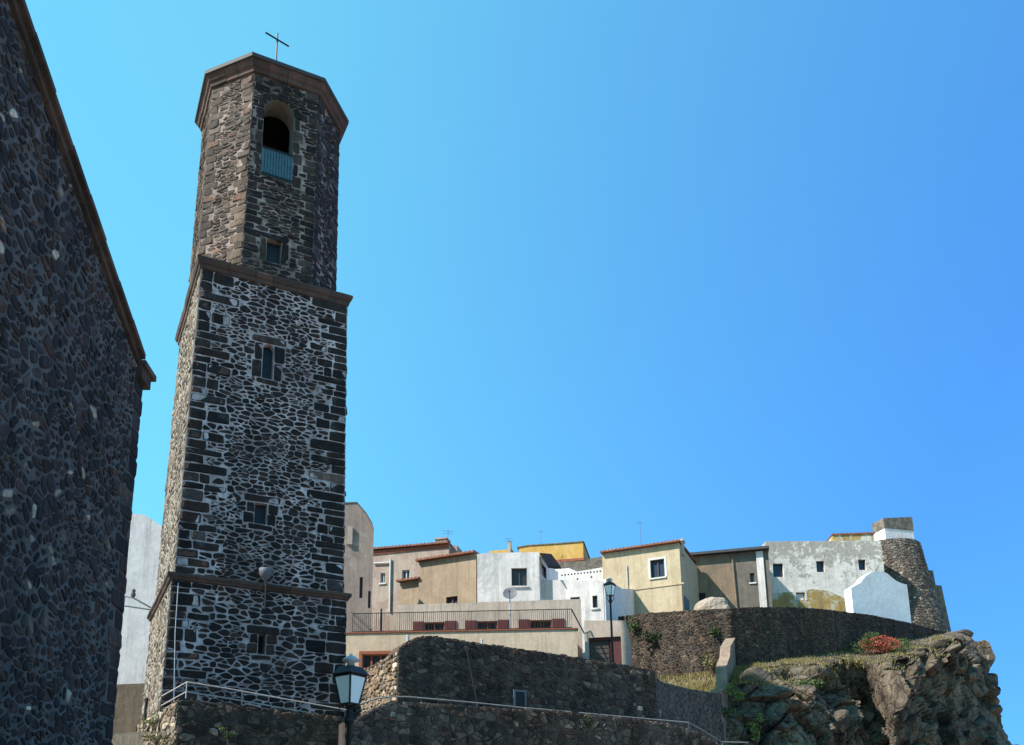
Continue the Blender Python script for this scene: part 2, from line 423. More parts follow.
def chaikin(p, f=0.25):
    o = []; n = len(p)
    for i in range(n):
        a, b = p[i], p[(i + 1) % n]
        o.append((a[0] + (b[0] - a[0]) * f, a[1] + (b[1] - a[1]) * f)); o.append((a[0] + (b[0] - a[0]) * (1 - f), a[1] + (b[1] - a[1]) * (1 - f)))
    return o

def pick(rng, pal):
    t = rng.random() * sum(w for _, w in pal)
    for c, w in pal:
        t -= w
        if t <= 0: break
    k = math.exp(rng.gauss(0, 0.28))
    return (c[0] * k, c[1] * k, c[2] * k)

def put_stone(mb, rng, f3, poly, relief, rounds, pal, back=0.04, fr=0.25):
    for _ in range(rounds): poly = chaikin(poly, fr)
    n = len(poly)
    if n < 3: return
    cx = sum(q[0] for q in poly) / n; cz = sum(q[1] for q in poly) / n
    h = relief * (0.45 + 0.9 * rng.random()); tx, tz = rng.gauss(0, 0.05), rng.gauss(0, 0.05)
    vs = [f3(a, b, -back) for a, b in poly]
    vs += [f3(cx + (a - cx) * 0.97, cz + (b - cz) * 0.97, h * 0.55) for a, b in poly]
    vs += [f3(cx + (a - cx) * 0.80, cz + (b - cz) * 0.78, h + (a - cx) * tx + (b - cz) * tz + rng.gauss(0, relief * 0.12)) for a, b in poly]
    fs = [(i, (i + 1) % n, n + (i + 1) % n, n + i) for i in range(n)] + [(n + i, n + (i + 1) % n, 2 * n + (i + 1) % n, 2 * n + i) for i in range(n)]
    fs.append(tuple(range(2 * n, 3 * n)))
    mb.add(vs, fs, pick(rng, pal))

def stones(mb, rng, f3, u0, u1, z0, z1, size, asp, gap, relief, pal, halfplanes=(), rects=(), holes=(), rounds=1, top=None, drop=0.12, jit=0.46, left=None, right=None, gapvar=0.85, fr=0.17, chips=0.28, rpal=None, zjit=None):
    """Irregular stones between u0..u1 and z0..z1. rects are squared stones, holes openings (both u0,u1,z0,z1)."""
    sw, sh = size, size / asp
    nu, nz = max(1, round((u1 - u0) / sw)), max(1, round((z1 - z0) / sh))
    sw, sh = (u1 - u0) / nu, (z1 - z0) / nz
    seeds = {}
    for j in range(-1, nz + 1):
        off = rng.random() * 0.5
        for i in range(-1, nu + 1):
            if rng.random() < drop: continue
            x = u0 + (i + 0.5 + off - 0.25 + rng.uniform(-jit, jit)) * sw
            z = z0 + (j + 0.5 + rng.uniform(-1, 1) * (zjit or jit)) * sh
            seeds.setdefault((int((x - u0) // sw), int((z - z0) // sh)), []).append((x, z))
            if rng.random() < chips:              # a nest of small stones instead of one large
                for _ in range(rng.randint(1, 3)):
                    x2, z2 = x + rng.uniform(-.5, .5) * sw, z + rng.uniform(-.5, .5) * sh
                    seeds.setdefault((int((x2 - u0) // sw), int((z2 - z0) // sh)), []).append((x2, z2))
    block = list(rects) + list(holes)
    for (ci, cj), lst in seeds.items():
        near = [s for a in range(-3, 4) for b in range(-3, 4) for s in seeds.get((ci + a, cj + b), ())]
        for s in lst:
            x, z = s
            poly = [(x - 2.2 * sw, z - 2.2 * sh), (x + 2.2 * sw, z - 2.2 * sh), (x + 2.2 * sw, z + 2.2 * sh), (x - 2.2 * sw, z + 2.2 * sh)]
            for q in near:
                if q is s: continue
                dx, dz = q[0] - x, (q[1] - z) * asp * asp     # metric of flat stones
                mx, mz = (q[0] + x) / 2, (q[1] + z) / 2
                poly = clip(poly, dx, dz, dx * mx + dz * mz)
                if len(poly) < 3: break
            if len(poly) < 3: continue
            l = u0 if left is None else left(z); r = u1 if right is None else right(z)
            poly = clip(poly, -1, 0, -l); poly = clip(poly, 1, 0, r); poly = clip(poly, 0, -1, -z0)
            if len(poly) >= 3:
                if top:
                    t0 = top(x); sl = (top(x + 0.05) - top(x - 0.05)) / 0.1
                    poly = clip(poly, -sl, 1, t0 - sl * x)
                else: poly = clip(poly, 0, 1, z1)
            for (a, b, c) in halfplanes:
                if len(poly) >= 3: poly = clip(poly, a, b, c)
            if len(poly) < 3: continue
            cx = sum(q[0] for q in poly) / len(poly); cz = sum(q[1] for q in poly) / len(poly)
            bad = False
            for (a0, a1, b0, b1) in block:
                if a0 - 3 * sw > cx or a1 + 3 * sw < cx or b0 - 3 * sh > cz or b1 + 3 * sh < cz: continue
                ds = [(a0 - cx, (1, 0, a0)), (cx - a1, (-1, 0, -a1)), ((b0 - cz) * asp, (0, 1, b0)), ((cz - b1) * asp, (0, -1, -b1))]
                m_ = max(ds, key=lambda t: t[0])
                if m_[0] < 0: bad = True; break
                poly = clip(poly, *m_[1])
                if len(poly) < 3: bad = True; break
            if bad or len(poly) < 3: continue
            poly = inset(poly, gap * (1 + rng.uniform(-gapvar, gapvar)) / 2)
            if len(poly) < 3 or area(poly) < 0.03 * sw * sh: continue
            put_stone(mb, rng, f3, poly, relief, rounds, pal, 0.04, fr)
    for (a0, a1, b0, b1) in rects:
        j = lambda: rng.uniform(-0.022, 0.022)
        g_ = gap * 0.45
        p = [(a0 + g_ + j(), b0 + g_ + j()), ((a0 + a1) / 2, b0 + g_ + j()), (a1 - g_ + j(), b0 + g_ + j()), (a1 - g_ + j(), b1 - g_ + j()), ((a0 + a1) / 2, b1 - g_ + j()), (a0 + g_ + j(), b1 - g_ + j())]
        if a1 - a0 > 0.06 and b1 - b0 > 0.05: put_stone(mb, rng, f3, p, relief, 1, rpal or pal, 0.04, 0.12)

def quoins(rng, z0, z1, left, right, lo, hi, hmin, hmax, holes=()):
    out = []
    for side in (0, 1):
        z = z0; k = rng.randint(0, 1)
        while z < z1 - 0.08:
            h = rng.uniform(hmin, hmax); zt = min(z + h, z1)
            if z1 - zt < 0.12: zt = z1
            L = rng.uniform(lo, (lo + hi) / 2) if k % 2 else rng.uniform((lo + hi) / 2, hi)
            zc = (z + zt) / 2
            a = (left(zc), left(zc) + L) if side == 0 else (right(zc) - L, right(zc))
            if L > 0.75 and rng.random() < 0.55:
                s = a[0] + (a[1] - a[0]) * rng.uniform(0.35, 0.65); out += [(a[0], s, z, zt), (s, a[1], z, zt)]
            else: out.append((a[0], a[1], z, zt))
            z = zt; k += 1
    return out

def seg_arc(u0, u1, z0, z1, n=8, rise=None):  # opening outline with a round head
    r = (u1 - u0) / 2; rise = r if rise is None else rise; uc = (u0 + u1) / 2
    L = [(u0, z0), (u1, z0)]
    for k in range(n + 1):
        t = math.pi * k / n
        L.append((uc + r * math.cos(t), z1 - rise + rise * math.sin(t)))
    return L

def reveal(mb, loop, f3, h0, h1):
    n = len(loop)
    vs = [f3(a, b, h0) for a, b in loop] + [f3(a, b, h1) for a, b in loop]
    mb.add(vs, [(i, n + i, n + (i + 1) % n, (i + 1) % n) for i in range(n)])

def ring_blocks(mb, corner, prof, length, rg):  # the same moulding cut into blocks with open joints
    rings = [corner(r) for r, z in prof]; n = len(rings[0]); m_ = len(prof)
    for k in range(n):
        L = (rings[-2][(k + 1) % n] - rings[-2][k]).length; nb = max(1, round(L / length))
        cuts = [0.0] + [(i + rg.uniform(-.18, .18)) / nb for i in range(1, nb)] + [1.0]
        for t0, t1 in zip(cuts, cuts[1:]):
            g0 = 0 if t0 == 0 else .006 / L; g1 = 0 if t1 == 1 else .006 / L
            dr, dz = rg.uniform(-.012, .008), rg.uniform(-.008, .008); c = (rg.uniform(.75, 1.3),) * 3; vs = []
            for j, (r, z) in enumerate(prof):
                a, b = rings[j][k], rings[j][(k + 1) % n]; d = (b - a).normalized(); o = Vector((d.y, -d.x)) * (dr if 0 < j else 0)
                for t in (t0 + g0, (t0 + t1) / 2, t1 - g1):
                    q = a.lerp(b, t) + o * (1 + rg.uniform(-.5, .5)); vs.append((q.x, q.y, z + dz + rg.uniform(-.004, .004)))
            fs = [(3 * j + i, 3 * j + i + 1, 3 * j + 4 + i, 3 * j + 3 + i) for j in range(m_ - 1) for i in range(2)]
            fs += [tuple(3 * j for j in range(m_))[::-1], tuple(3 * j + 2 for j in range(m_))]
            mb.add(vs, fs, c)
    b_ = corner(prof[0][0] - .01)

def ring(mb, corner, prof, close_top=True):   # a mitred moulding: corner(r) gives the plan corners
    rings = []
    for r, z in prof: rings.append([(q.x, q.y, z) for q in corner(r)])
    n = len(rings[0]); vs = [q for g_ in rings for q in g_]; fs = []
    for i in range(len(prof) - 1):
        for k in range(n): fs.append((i * n + k, i * n + (k + 1) % n, (i + 1) * n + (k + 1) % n, (i + 1) * n + k))
    if close_top: fs.append(tuple(range((len(prof) - 1) * n, len(prof) * n)))
    mb.add(vs, fs)

BASALT = [((0.0177, 0.0129, 0.0132), 5), ((0.0255, 0.0179, 0.0166), 4), ((0.0366, 0.025, 0.0228), 2), ((0.0444, 0.0233, 0.0184), 1.0), ((0.0665, 0.05, 0.0456), 0.4)]
BROWN = [((0.0776, 0.0543, 0.0391), 4), ((0.057, 0.0398, 0.0305), 3), ((0.1035, 0.0747, 0.0544), 2), ((0.0465, 0.0349, 0.0296), 2), ((0.1191, 0.064, 0.041), 1)]
TANS = [((0.1921, 0.1568, 0.1166), 3), ((0.1387, 0.112, 0.0859), 3), ((0.2241, 0.196, 0.1595), 2), ((0.08, 0.0644, 0.0522), 1.5)]  # west tower face: mortar-smeared stones, sunlight put into the paler tones
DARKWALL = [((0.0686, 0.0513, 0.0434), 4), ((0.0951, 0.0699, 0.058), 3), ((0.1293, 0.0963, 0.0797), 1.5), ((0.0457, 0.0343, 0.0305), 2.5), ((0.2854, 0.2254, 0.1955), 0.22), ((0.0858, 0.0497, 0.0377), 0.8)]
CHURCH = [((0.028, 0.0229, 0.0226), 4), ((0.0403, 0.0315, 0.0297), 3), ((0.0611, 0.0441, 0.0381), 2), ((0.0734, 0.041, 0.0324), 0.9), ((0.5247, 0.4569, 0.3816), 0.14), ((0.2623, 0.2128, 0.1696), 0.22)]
LITWALL = [((0.2736, 0.224, 0.167), 3), ((0.2052, 0.1645, 0.1214), 3), ((0.1368, 0.1085, 0.0835), 1.2), ((0.3146, 0.273, 0.2201), 2)]  # sunlit counterpart of DARKWALL, the light put into the stone colours
UPPER = [((0.0455, 0.0341, 0.0279), 4), ((0.063, 0.0438, 0.0335), 3), ((0.0315, 0.0243, 0.0215), 3), ((0.0962, 0.073, 0.0558), 0.8), ((0.07, 0.0365, 0.0255), 0.8)]
CASTLE = [((0.159, 0.1367, 0.1122), 4), ((0.1215, 0.1055, 0.0918), 3), ((0.2057, 0.1855, 0.1581), 2), ((0.0842, 0.0762, 0.0673), 1)]

# ================================================================ ground
mb = MB()
nG = 24; xs = [-2500, -600, -150, -60, -40] + [-30 + 5 * i for i in range(15)] + [60, 150, 600, 2500]
ys = [-2500, -600, -100, -40] + [-20 + 5 * i for i in range(25)] + [120, 200, 600, 2500]
mb.add([(x, y, 0.0 if -60 < x < 60 and -40 < y < 120 else -0.2) for y in ys for x in xs],
       [(j * len(xs) + i, j * len(xs) + i + 1, (j + 1) * len(xs) + i + 1, (j + 1) * len(xs) + i) for j in range(len(ys) - 1) for i in range(len(xs) - 1)])
tag(mb.build('ground', M['ground']), kind='structure')

# ================================================================ bell tower
TC = Vector((-6.94, 28.0)); TH = R(65.3)
te = Vector((math.sin(TH), math.cos(TH))); tn = Vector((math.cos(TH), -math.sin(TH)))
Z_LOW, Z_TOP, Z_OCT = 9.49, 19.96, 28.22      # tops of the two string courses and of the octagon's cornice
rng = random.Random(7)
tower = thing('bell_tower', 'tall dark stone bell tower, square below and octagonal above, with an iron cross', 'bell tower', (TC.x, TC.y, 0))

def hw(z):                                    # half width of the square shaft (it leans inwards as it rises)
    if z <= Z_LOW - 0.2: return 2.60 + (Z_LOW - 0.2 - z) * 0.016
    return 2.395 + (Z_TOP - 0.3 - z) * 0.0135

def face(nv):
    tv = Vector((-nv.y, nv.x))
    def f3(u, z, h=0.0):
        q = TC + nv * (hw(z) + h) + tv * u
        return Vector((q.x, q.y, z))
    return f3, tv

def face_uz(px, py, nv, tv, half):            # pixel on a battered face
    d = ray(px, py); z = 10
    for _ in range(6):
        o = TC + nv * half(z)
        t = (o.x * nv.x + o.y * nv.y) / (d.x * nv.x + d.y * nv.y)
        z = CAMZ + d.z * t
    return (Vector((d.x * t, d.y * t)) - TC).dot(tv), z

def px_rect(x0, y0, x1, y1, nv, tv, half):
    xc, yc = (x0 + x1) / 2, (y0 + y1) / 2
    a = face_uz(x0, yc, nv, tv, half)[0]; b = face_uz(x1, yc, nv, tv, half)[0]
    return a, b, face_uz(xc, y1, nv, tv, half)[1], face_uz(xc, y0, nv, tv, half)[1]

slit = px_rect(262.5, 344, 273.5, 379, tn, te, hw)
smallw = px_rect(254.5, 503, 267, 524, tn, te, hw)
loww = px_rect(258, 634, 265.5, 654, tn, te, hw)
tower_open = [(slit, 'arch'), (smallw, 'flat'), (loww, 'flat')]
wall = MB()
for nv in (tn, -te, te, -tn):
    f3, tv = face(nv)
    for (za, zb, op) in ((0.0, Z_LOW - 0.2, [tower_open[2]]), (Z_LOW - 0.19, Z_TOP - 0.3, tower_open[:2])):
        loops = [[(-hw(za), za), (hw(za), za), (hw(zb), zb), (-hw(zb), zb)]]
        if nv is tn:
            for (a, b, c, d), kind in op:
                L = seg_arc(a, b, c, d) if kind == 'arch' else [(a, c), (b, c), (b, d), (a, d)]
                loops.append(L)
        tess(wall, loops, lambda a, b: f3(a, b, 0))
        if nv is tn:
            for L in loops[1:]: reveal(wall, L, f3, 0.0, -0.45)
# octagon
OKF, OKS = 0.49, 0.447
def oct_a(z): return 2.30 + (Z_OCT - 0.6 - z) * 0.010
def oct_corners(a):
    k, q = OKF * a, OKS * a
    return [TC + tn * a - te * k, TC + tn * a + te * k, TC + te * a + tn * q, TC + te * a - tn * q,
            TC - tn * a + te * k, TC - tn * a - te * k, TC - te * a - tn * q, TC - te * a + tn * q]
def oct_face(i):
    def f3(u, z, h=0.0):
        c = oct_corners(oct_a(z)); a, b = c[i], c[(i + 1) % 8]
        m_ = (a + b) / 2; d = (b - a).normalized(); q = m_ + d * u + Vector((d.y, -d.x)) * h
        return Vector((q.x, q.y, z))
    def half(z):
        c = oct_corners(oct_a(z)); return (c[(i + 1) % 8] - c[i]).length / 2
    return f3, half
ozb, ozt = Z_TOP - 0.05, Z_OCT - 0.45
wall8 = MB()
bel = px_rect(262.5, 100.5, 294, 180, tn, te, oct_a)
owin = px_rect(266.5, 240, 281.5, 263, tn, te, oct_a)
for i in range(8):
    f3, half = oct_face(i)
    loops = [[(-half(ozb), ozb), (half(ozb), ozb), (half(ozt), ozt), (-half(ozt), ozt)]]
    if i == 0:
        loops.append(seg_arc(*bel, 12)); a, b, c, d = owin; loops.append([(a, c), (b, c), (b, d), (a, d)])
    tess(wall8, loops, lambda a, b: f3(a, b, 0))
    if i == 0:
        reveal(wall8, loops[2], f3, 0, -0.45)
wall_o = wall.build('wall', M['mortar_light'], tower)
wall8.build('belfry_wall', M['mortar_oct'], tower)
# plastered lining of the belfry arch and the dark chamber behind
f3o, halfo = oct_face(0)
lin = MB(); reveal(lin, seg_arc(*bel, 12), f3o, 0.0, -0.75); lin.build('arch_lining', M['plaster_in'], tower)
ch = MB()
a, b, c, d = bel
for q in ([(a - .35, c - .1), (b + .35, c - .1), (b + .35, d + .5), (a - .35, d + .5)],):
    n4 = [f3o(x, z, -0.74) for x, z in q]; n5 = [f3o(x, z, -2.6) for x, z in q]
    ch.add(n4 + n5, [(4, 5, 6, 7), (0, 1, 5, 4), (1, 2, 6, 5), (2, 3, 7, 6), (3, 0, 4, 7)])
ch.build('bell_chamber', M['chamber'], tower)
bl = MB(); bc = f3o((a + b) / 2, 0, -1.7)
bl.lathe((bc.x, bc.y, c + 0.95), [(0.02, 0.75), (0.10, 0.74), (0.2, 0.66), (0.25, 0.45), (0.30, 0.2), (0.40, 0.02), (0.42, 0.0), (0.36, 0.0)], 20)
bl.tube([(bc.x - te.x * .8, bc.y - te.y * .8, c + 1.78), (bc.x + te.x * .8, bc.y + te.y * .8, c + 1.78)], 0.06)
bl.build('bell', M['iron'], tower, True)

# facing stones
fr = MB()
def band(nv, za, zb, pal, size, asp, gap, relief, holes, seedv, qlo=0.32, qhi=1.3):
    rg = random.Random(seedv); f3, tv = face(nv)
    lf = lambda z: -hw(z) - .012; rf = lambda z: hw(z) + .012
    q = quoins(rg, za, zb, lf, rf, qlo, qhi, 0.17, 0.40)
    ex = []
    for (a, b, c, d) in holes:                # dressed stones round an opening
        w = b - a; ex += [(a - 0.34, a, c - 0.02, (c + d) / 2), (a - 0.26, a, (c + d) / 2, d), (b, b + 0.28, c - 0.02, (c + d) / 2), (b, b + 0.36, (c + d) / 2, d),
                          (a - 0.38, b + 0.42, d, d + 0.26), (a - 0.2, b + 0.2, c - 0.2, c - 0.02)]
    stones(fr, rg, f3, -hw(za), hw(za), za, zb, size, asp, gap, relief, pal, rects=q + ex, holes=holes, left=lf, right=rf, drop=0.18, zjit=.27, rounds=1, fr=.22)
band(tn, 2.0, Z_LOW - 0.21, BASALT, 0.33, 2.0, 0.034, 0.026, [loww], 11)
band(tn, Z_LOW + 0.05, Z_TOP - 0.34, BASALT, 0.275, 1.85, 0.036, 0.026, [slit, smallw], 12)
band(te, 2.0, Z_LOW - 0.25, BASALT, 0.33, 1.6, 0.042, 0.022, [], 14)
band(te, Z_LOW + 0.05, Z_TOP - 0.34, BASALT, 0.30, 1.5, 0.042, 0.022, [], 15)
fr.build('stone_facing', M['tower_stone'], tower)
fr = MB()
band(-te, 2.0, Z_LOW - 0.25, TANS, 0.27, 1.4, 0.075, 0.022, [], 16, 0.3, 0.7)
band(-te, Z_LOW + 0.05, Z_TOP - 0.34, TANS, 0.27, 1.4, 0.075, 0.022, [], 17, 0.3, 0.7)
fr.build('stone_facing', M['tower_stone'], tower)
# mortar skin of the west face, with its sunlight put into the tan
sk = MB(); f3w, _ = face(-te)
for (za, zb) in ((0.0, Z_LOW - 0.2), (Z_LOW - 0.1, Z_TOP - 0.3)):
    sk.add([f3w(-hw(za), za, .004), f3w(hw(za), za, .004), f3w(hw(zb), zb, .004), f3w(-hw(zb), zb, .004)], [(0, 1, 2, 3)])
sk.build('sunlit_mortar', M['mortar_tan'], tower)
fr = MB()
for i in (7, 0, 1, 2, 6, 3):
    rg = random.Random(40 + i); f3, half = oct_face(i)
    lf = lambda z: -half(z) - .012; rf = lambda z: half(z) + .012
    pal = BROWN if i in (7, 6) else [(c, w) for c, w in BASALT] + [((0.048, 0.037, 0.030), 4)]  # sun-facing sides take lighter browns, light put into the stone tone
    holes = []; ex = []
    if i == 0:
        a, b, c, d = bel; holes = [(a, b, c, d - (b - a) / 2), (a + .05, b - .05, d - (b - a) / 2, d - .1), (a + .2, b - .2, d - .15, d), owin]
        a2, b2, c2, d2 = owin
        ex = [(a2 - .22, a2, c2, d2), (b2, b2 + .26, c2, d2), (a2 - .25, b2 + .25, d2, d2 + .2), (a2 - .15, b2 + .15, c2 - .15, c2)]
        r_ = (b - a) / 2
        for zz in range(6):
            z0_ = c - 0.1 + zz * (d - r_ - c + .1) / 6; z1_ = c - 0.1 + (zz + 1) * (d - r_ - c + .1) / 6
            ex += [(a - (.28 if zz % 2 else .2), a, z0_, z1_), (b, b + (.2 if zz % 2 else .3), z0_, z1_)]
    q = quoins(rg, ozb + .02, ozt, lf, rf, 0.3, 0.62, 0.2, 0.33)
    if i == 0: q = [t for t in q if not any(t[0] < h_[1] + .3 and t[1] > h_[0] - .3 and t[2] < h_[3] and t[3] > h_[2] for h_ in [bel])]
    stones(fr, rg, f3, -half(ozb), half(ozb), ozb, ozt, 0.38, 2.7, 0.026, 0.022, pal, rects=q + ex, holes=holes, left=lf, right=rf, drop=0.16, zjit=.22)
    if i == 0:                                # voussoirs of the arch
        uc = (a + b) / 2; zc = d - r_
        for k in range(9):
            t0, t1 = math.pi * k / 9 + .03, math.pi * (k + 1) / 9 - .03
            p = [(uc + r * math.cos(t), zc + r * math.sin(t)) for r, t in ((r_ + .01, t0), (r_ + .24, t0), (r_ + .24, t1), (r_ + .01, t1))]
            put_stone(fr, rg, f3, p, 0.04, 0, BASALT)
fr.build('stone_facing', M['tower_stone'], tower)

# string courses and crowning cornice
sq = lambda r: [TC + tn * r - te * r, TC + tn * r + te * r, TC - tn * r + te * r, TC - tn * r - te * r]
mb = MB(); z = Z_LOW
ring_blocks(mb, sq, [(2.60, z - .21), (2.66, z - .19), (2.69, z - .12), (2.73, z - .09), (2.73, z), (2.45, z + .05)], .85, random.Random(1)); mb.build('string_course', M['cornice_plain'], tower)
mb = MB(); z = Z_TOP
ring_blocks(mb, sq, [(2.40, z - .36), (2.45, z - .33), (2.46, z - .22), (2.51, z - .18), (2.555, z - .07), (2.555, z), (2.25, z + .03)], .8, random.Random(2))
ring(mb, sq, [(2.27, z - .1), (2.27, z + .02)])
mb.c += [(1, 1, 1)] * (len(mb.v) - len(mb.c)); mb.build('string_course', M['cornice_plain'], tower)
mb = MB(); z = Z_OCT
ring_blocks(mb, oct_corners, [(2.28, z - .56), (2.38, z - .54), (2.40, z - .40), (2.46, z - .36), (2.53, z - .19), (2.56, z - .175), (2.3, z - .17)], .7, random.Random(3))
mb.build('cornice', M['cornice_plain'], tower)
mb = MB()
ring(mb, oct_corners, [(2.45, z - .17), (2.60, z - .165), (2.605, z - .03), (2.50, z)]); mb.build('roof_slab', M['dark_roof'], tower)
mb = MB(); mb.lathe((TC.x, TC.y, 0), [(2.3, z - .02), (1.2, z + .18), (0.12, z + .30)], 8); mb.build('roof_cap', M['concrete'], tower)
# cross
xb = P(276, 62, 27.6); xt = P(279.5, 33, 27.6); cr = thing
mb = MB(); top = Vector((xb.x, xb.y, xt.z)); base = Vector((xb.x, xb.y, Z_OCT - .05)); mb.tube([base, top], 0.03)
dirv = Vector((math.sin(R(52)), math.cos(R(52)), 0)); mid = Vector((xb.x, xb.y, P(279, 39.5, 27.6).z))
mb.tube([mid - dirv * .48, mid + dirv * .48], 0.03)
mb.lathe((xb.x, xb.y, base.z + (top.z - base.z) * .42), [(0.01, -.05), (.05, 0), (.01, .05)], 8)
for t in (.25, .5): mb.tube([base.lerp(top, t) - dirv * .07, base.lerp(top, t) + dirv * .07], 0.012)
mb.build('cross', M['iron'], tower)
# balustrade in the belfry arch: teal slatted panel
a, b, c, d = bel; rr = px_rect(262.5, 152, 293.5, 180, tn, te, oct_a)
mb = MB(); n = 11
for k in range(n):
    u0 = a + (b - a) * (k + .08) / n; u1 = a + (b - a) * (k + .92) / n
    mb.hexa([f3o(u0, c, .05), f3o(u1, c, .05), f3o(u1, c, .02), f3o(u0, c, .02), f3o(u0, rr[3], .05), f3o(u1, rr[3], .05), f3o(u1, rr[3], .02), f3o(u0, rr[3], .02)])
bal = mb.build('balustrade', M['teal'], tower)
mb = MB()
for zz in (c + .03, rr[3] - .05):
    mb = MB(); mb.hexa([f3o(a, zz, .075), f3o(b, zz, .075), f3o(b, zz, .0), f3o(a, zz, .0), f3o(a, zz + .05, .075), f3o(b, zz + .05, .075), f3o(b, zz + .05, .0), f3o(a, zz + .05, .0)])
    mb.build('rail', M['iron'], bal)
# windows in the shafts
def niche(f3, r, m, depth, name='window'):
    a, b, c, d = r; mb = MB()
    mb.add([f3(a - .02, c - .02, -depth), f3(b + .02, c - .02, -depth), f3(b + .02, d + .02, -depth), f3(a - .02, d + .02, -depth)], [(0, 1, 2, 3)])
    o = mb.build(name, m, tower)
    fm = MB(); w = .03
    for (x0, x1, z0, z1) in ((a, a + w, c, d), (b - w, b, c, d), (a + w, b - w, d - w, d), (a + w, b - w, c, c + w)):
        fm.hexa([f3(x0, z0, -depth + .03), f3(x1, z0, -depth + .03), f3(x1, z0, -depth + .003), f3(x0, z0, -depth + .003), f3(x0, z1, -depth + .03), f3(x1, z1, -depth + .03), f3(x1, z1, -depth + .003), f3(x0, z1, -depth + .003)])
    fm.build('frame', M['wood'], o)
f3f, _ = face(tn)
niche(f3f, slit, M['dark_pane'], .22); niche(f3f, smallw, M['dark_pane'], .2); niche(f3f, loww, M['void'], .3); niche(f3o, owin, M['dark_pane'], .22)
# floodlight standing on the lower string course
fl = P(265, 577, 25.45); uz = face_uz(265, 574, tn, te, hw)
fl = f3f(uz[0], Z_LOW + .03, .10)
mb = MB(); mb.lathe((fl.x, fl.y, fl.z), [(.05, 0), (.05, .1), (.13, .16), (.2, .3), (.215, .42), (.2, .44), (.03, .47)], 14)
t = thing('floodlight', 'grey round floodlight standing on the lower ledge of the bell tower', 'floodlight', tuple(fl))
mb.build('housing', M['dish_grey'], t, True)
mb = MB(); mb.tube([fl + Vector((0, 0, .02)), fl + Vector((tn.x * .12, tn.y * .12, -.1)), fl + Vector((tn.x * .13, tn.y * .13, -.85))], .03); mb.build('cable', M['black_metal'], t)
# thin conductor wire down the tower
ca, cb = face_uz(178, 578, tn, te, hw), face_uz(176.5, 690, tn, te, hw)
mb = MB(); mb.tube([f3f(ca[0], Z_LOW - .3, .1), f3f(ca[0] + .01, (ca[1] + cb[1]) / 2, .085), f3f(cb[0], cb[1] - 1.5, .09)], .013)
tag(mb.build('conductor_wire', M['steel']), 'thin pale wire running down the front of the bell tower near its left corner', 'wire')
# electric bracket on the west corner
bA = P(160, 620, 30.0)
t = thing('wire_bracket', 'grey forked metal bracket for cables sticking out of the tower beside the white house', 'bracket', tuple(bA))
fw_ = lambda z, s: face(-te)[0](s, z, 0)
q = face(-te)[0](-2.0, bA.z, 0); mb = MB()
e1 = q + Vector((-te.x, -te.y, 0)) * .75 + Vector((0, 0, .35)); e2 = q + Vector((-te.x, -te.y, 0)) * 1.3 + Vector((0, 0, .38)); e3 = q + Vector((-te.x, -te.y, 0)) * 1.25 + Vector((0, 0, .05))
mb.tube([q, e1], .03); mb.tube([e1, e2], .025); mb.tube([q, e3], .025); mb.build('arm', M['grey_paint'], t)
mb = MB(); mb.lathe(tuple(e1), [(.02, 0), (.07, .04), (.09, .12), (.05, .2), (.08, .24), (.04, .3)], 10); mb.build('insulator', M['dish_grey'], t, True)

# ================================================================ church on the left
XC = P(143, 383, 15.0).x
Y1 = 15.0
gab = Path([(XC, Y1 - 13.0), (XC, Y1)])       # u = y - 2, the wall runs straight ahead, facing right
uA, zA = gab.uz(133, 352); uB, zB = gab.uz(18, 25)
slope = (zB - zA) / (uB - uA)
zE = zA + slope * (13.0 - uA)
uap = 13.0 - 6.5; zap = zE + slope * (uap - 13.0)
rk = lambda u: zE + slope * (u - 13.0) if u > uap else zap - slope * (u - uap) * -1 * -1
rk = lambda u: zE - abs(slope) * -1 * (13.0 - u) if u > uap else zap - abs(slope) * (uap - u)
rng = random.Random(3)
church = thing('church', 'dark rubble stone church gable with a brown raking cornice at the left edge', 'church', (XC, Y1, 0))
mb = MB(); DEPTH = 18
front = [(0, 0), (13, 0), (13, rk(13)), (uap, zap), (0, rk(0.001))]
f = [gab.pt(u, z) for u, z in front]; bk = [gab.pt(u, z, -DEPTH) for u, z in front]
mb.add(f + bk, [(0, 1, 2, 3, 4), (9, 8, 7, 6, 5)] + [(i, 5 + i, 5 + (i + 1) % 5, (i + 1) % 5) for i in range(5)])
mb.build('wall', M['mortar_grey'], church)
fc = MB()
qs = []
zq = 0.0
while zq < zE - .1:
    h = rng.uniform(.24, .36); L = rng.uniform(.28, .62); qs.append((13.0 - L, 13.0 + rng.uniform(.0, .035), zq, min(zq + h, zE - .02))); zq += h
stones(fc, rng, gab.pt, 6.0, 13.0, 1.5, zap, 0.185, 1.25, 0.042, 0.02, CHURCH, rects=qs, rounds=2, drop=0.36, chips=.45, top=lambda u: rk(u) - .02, jit=.52, gapvar=1.0, fr=.22, rpal=CHURCH[:4])
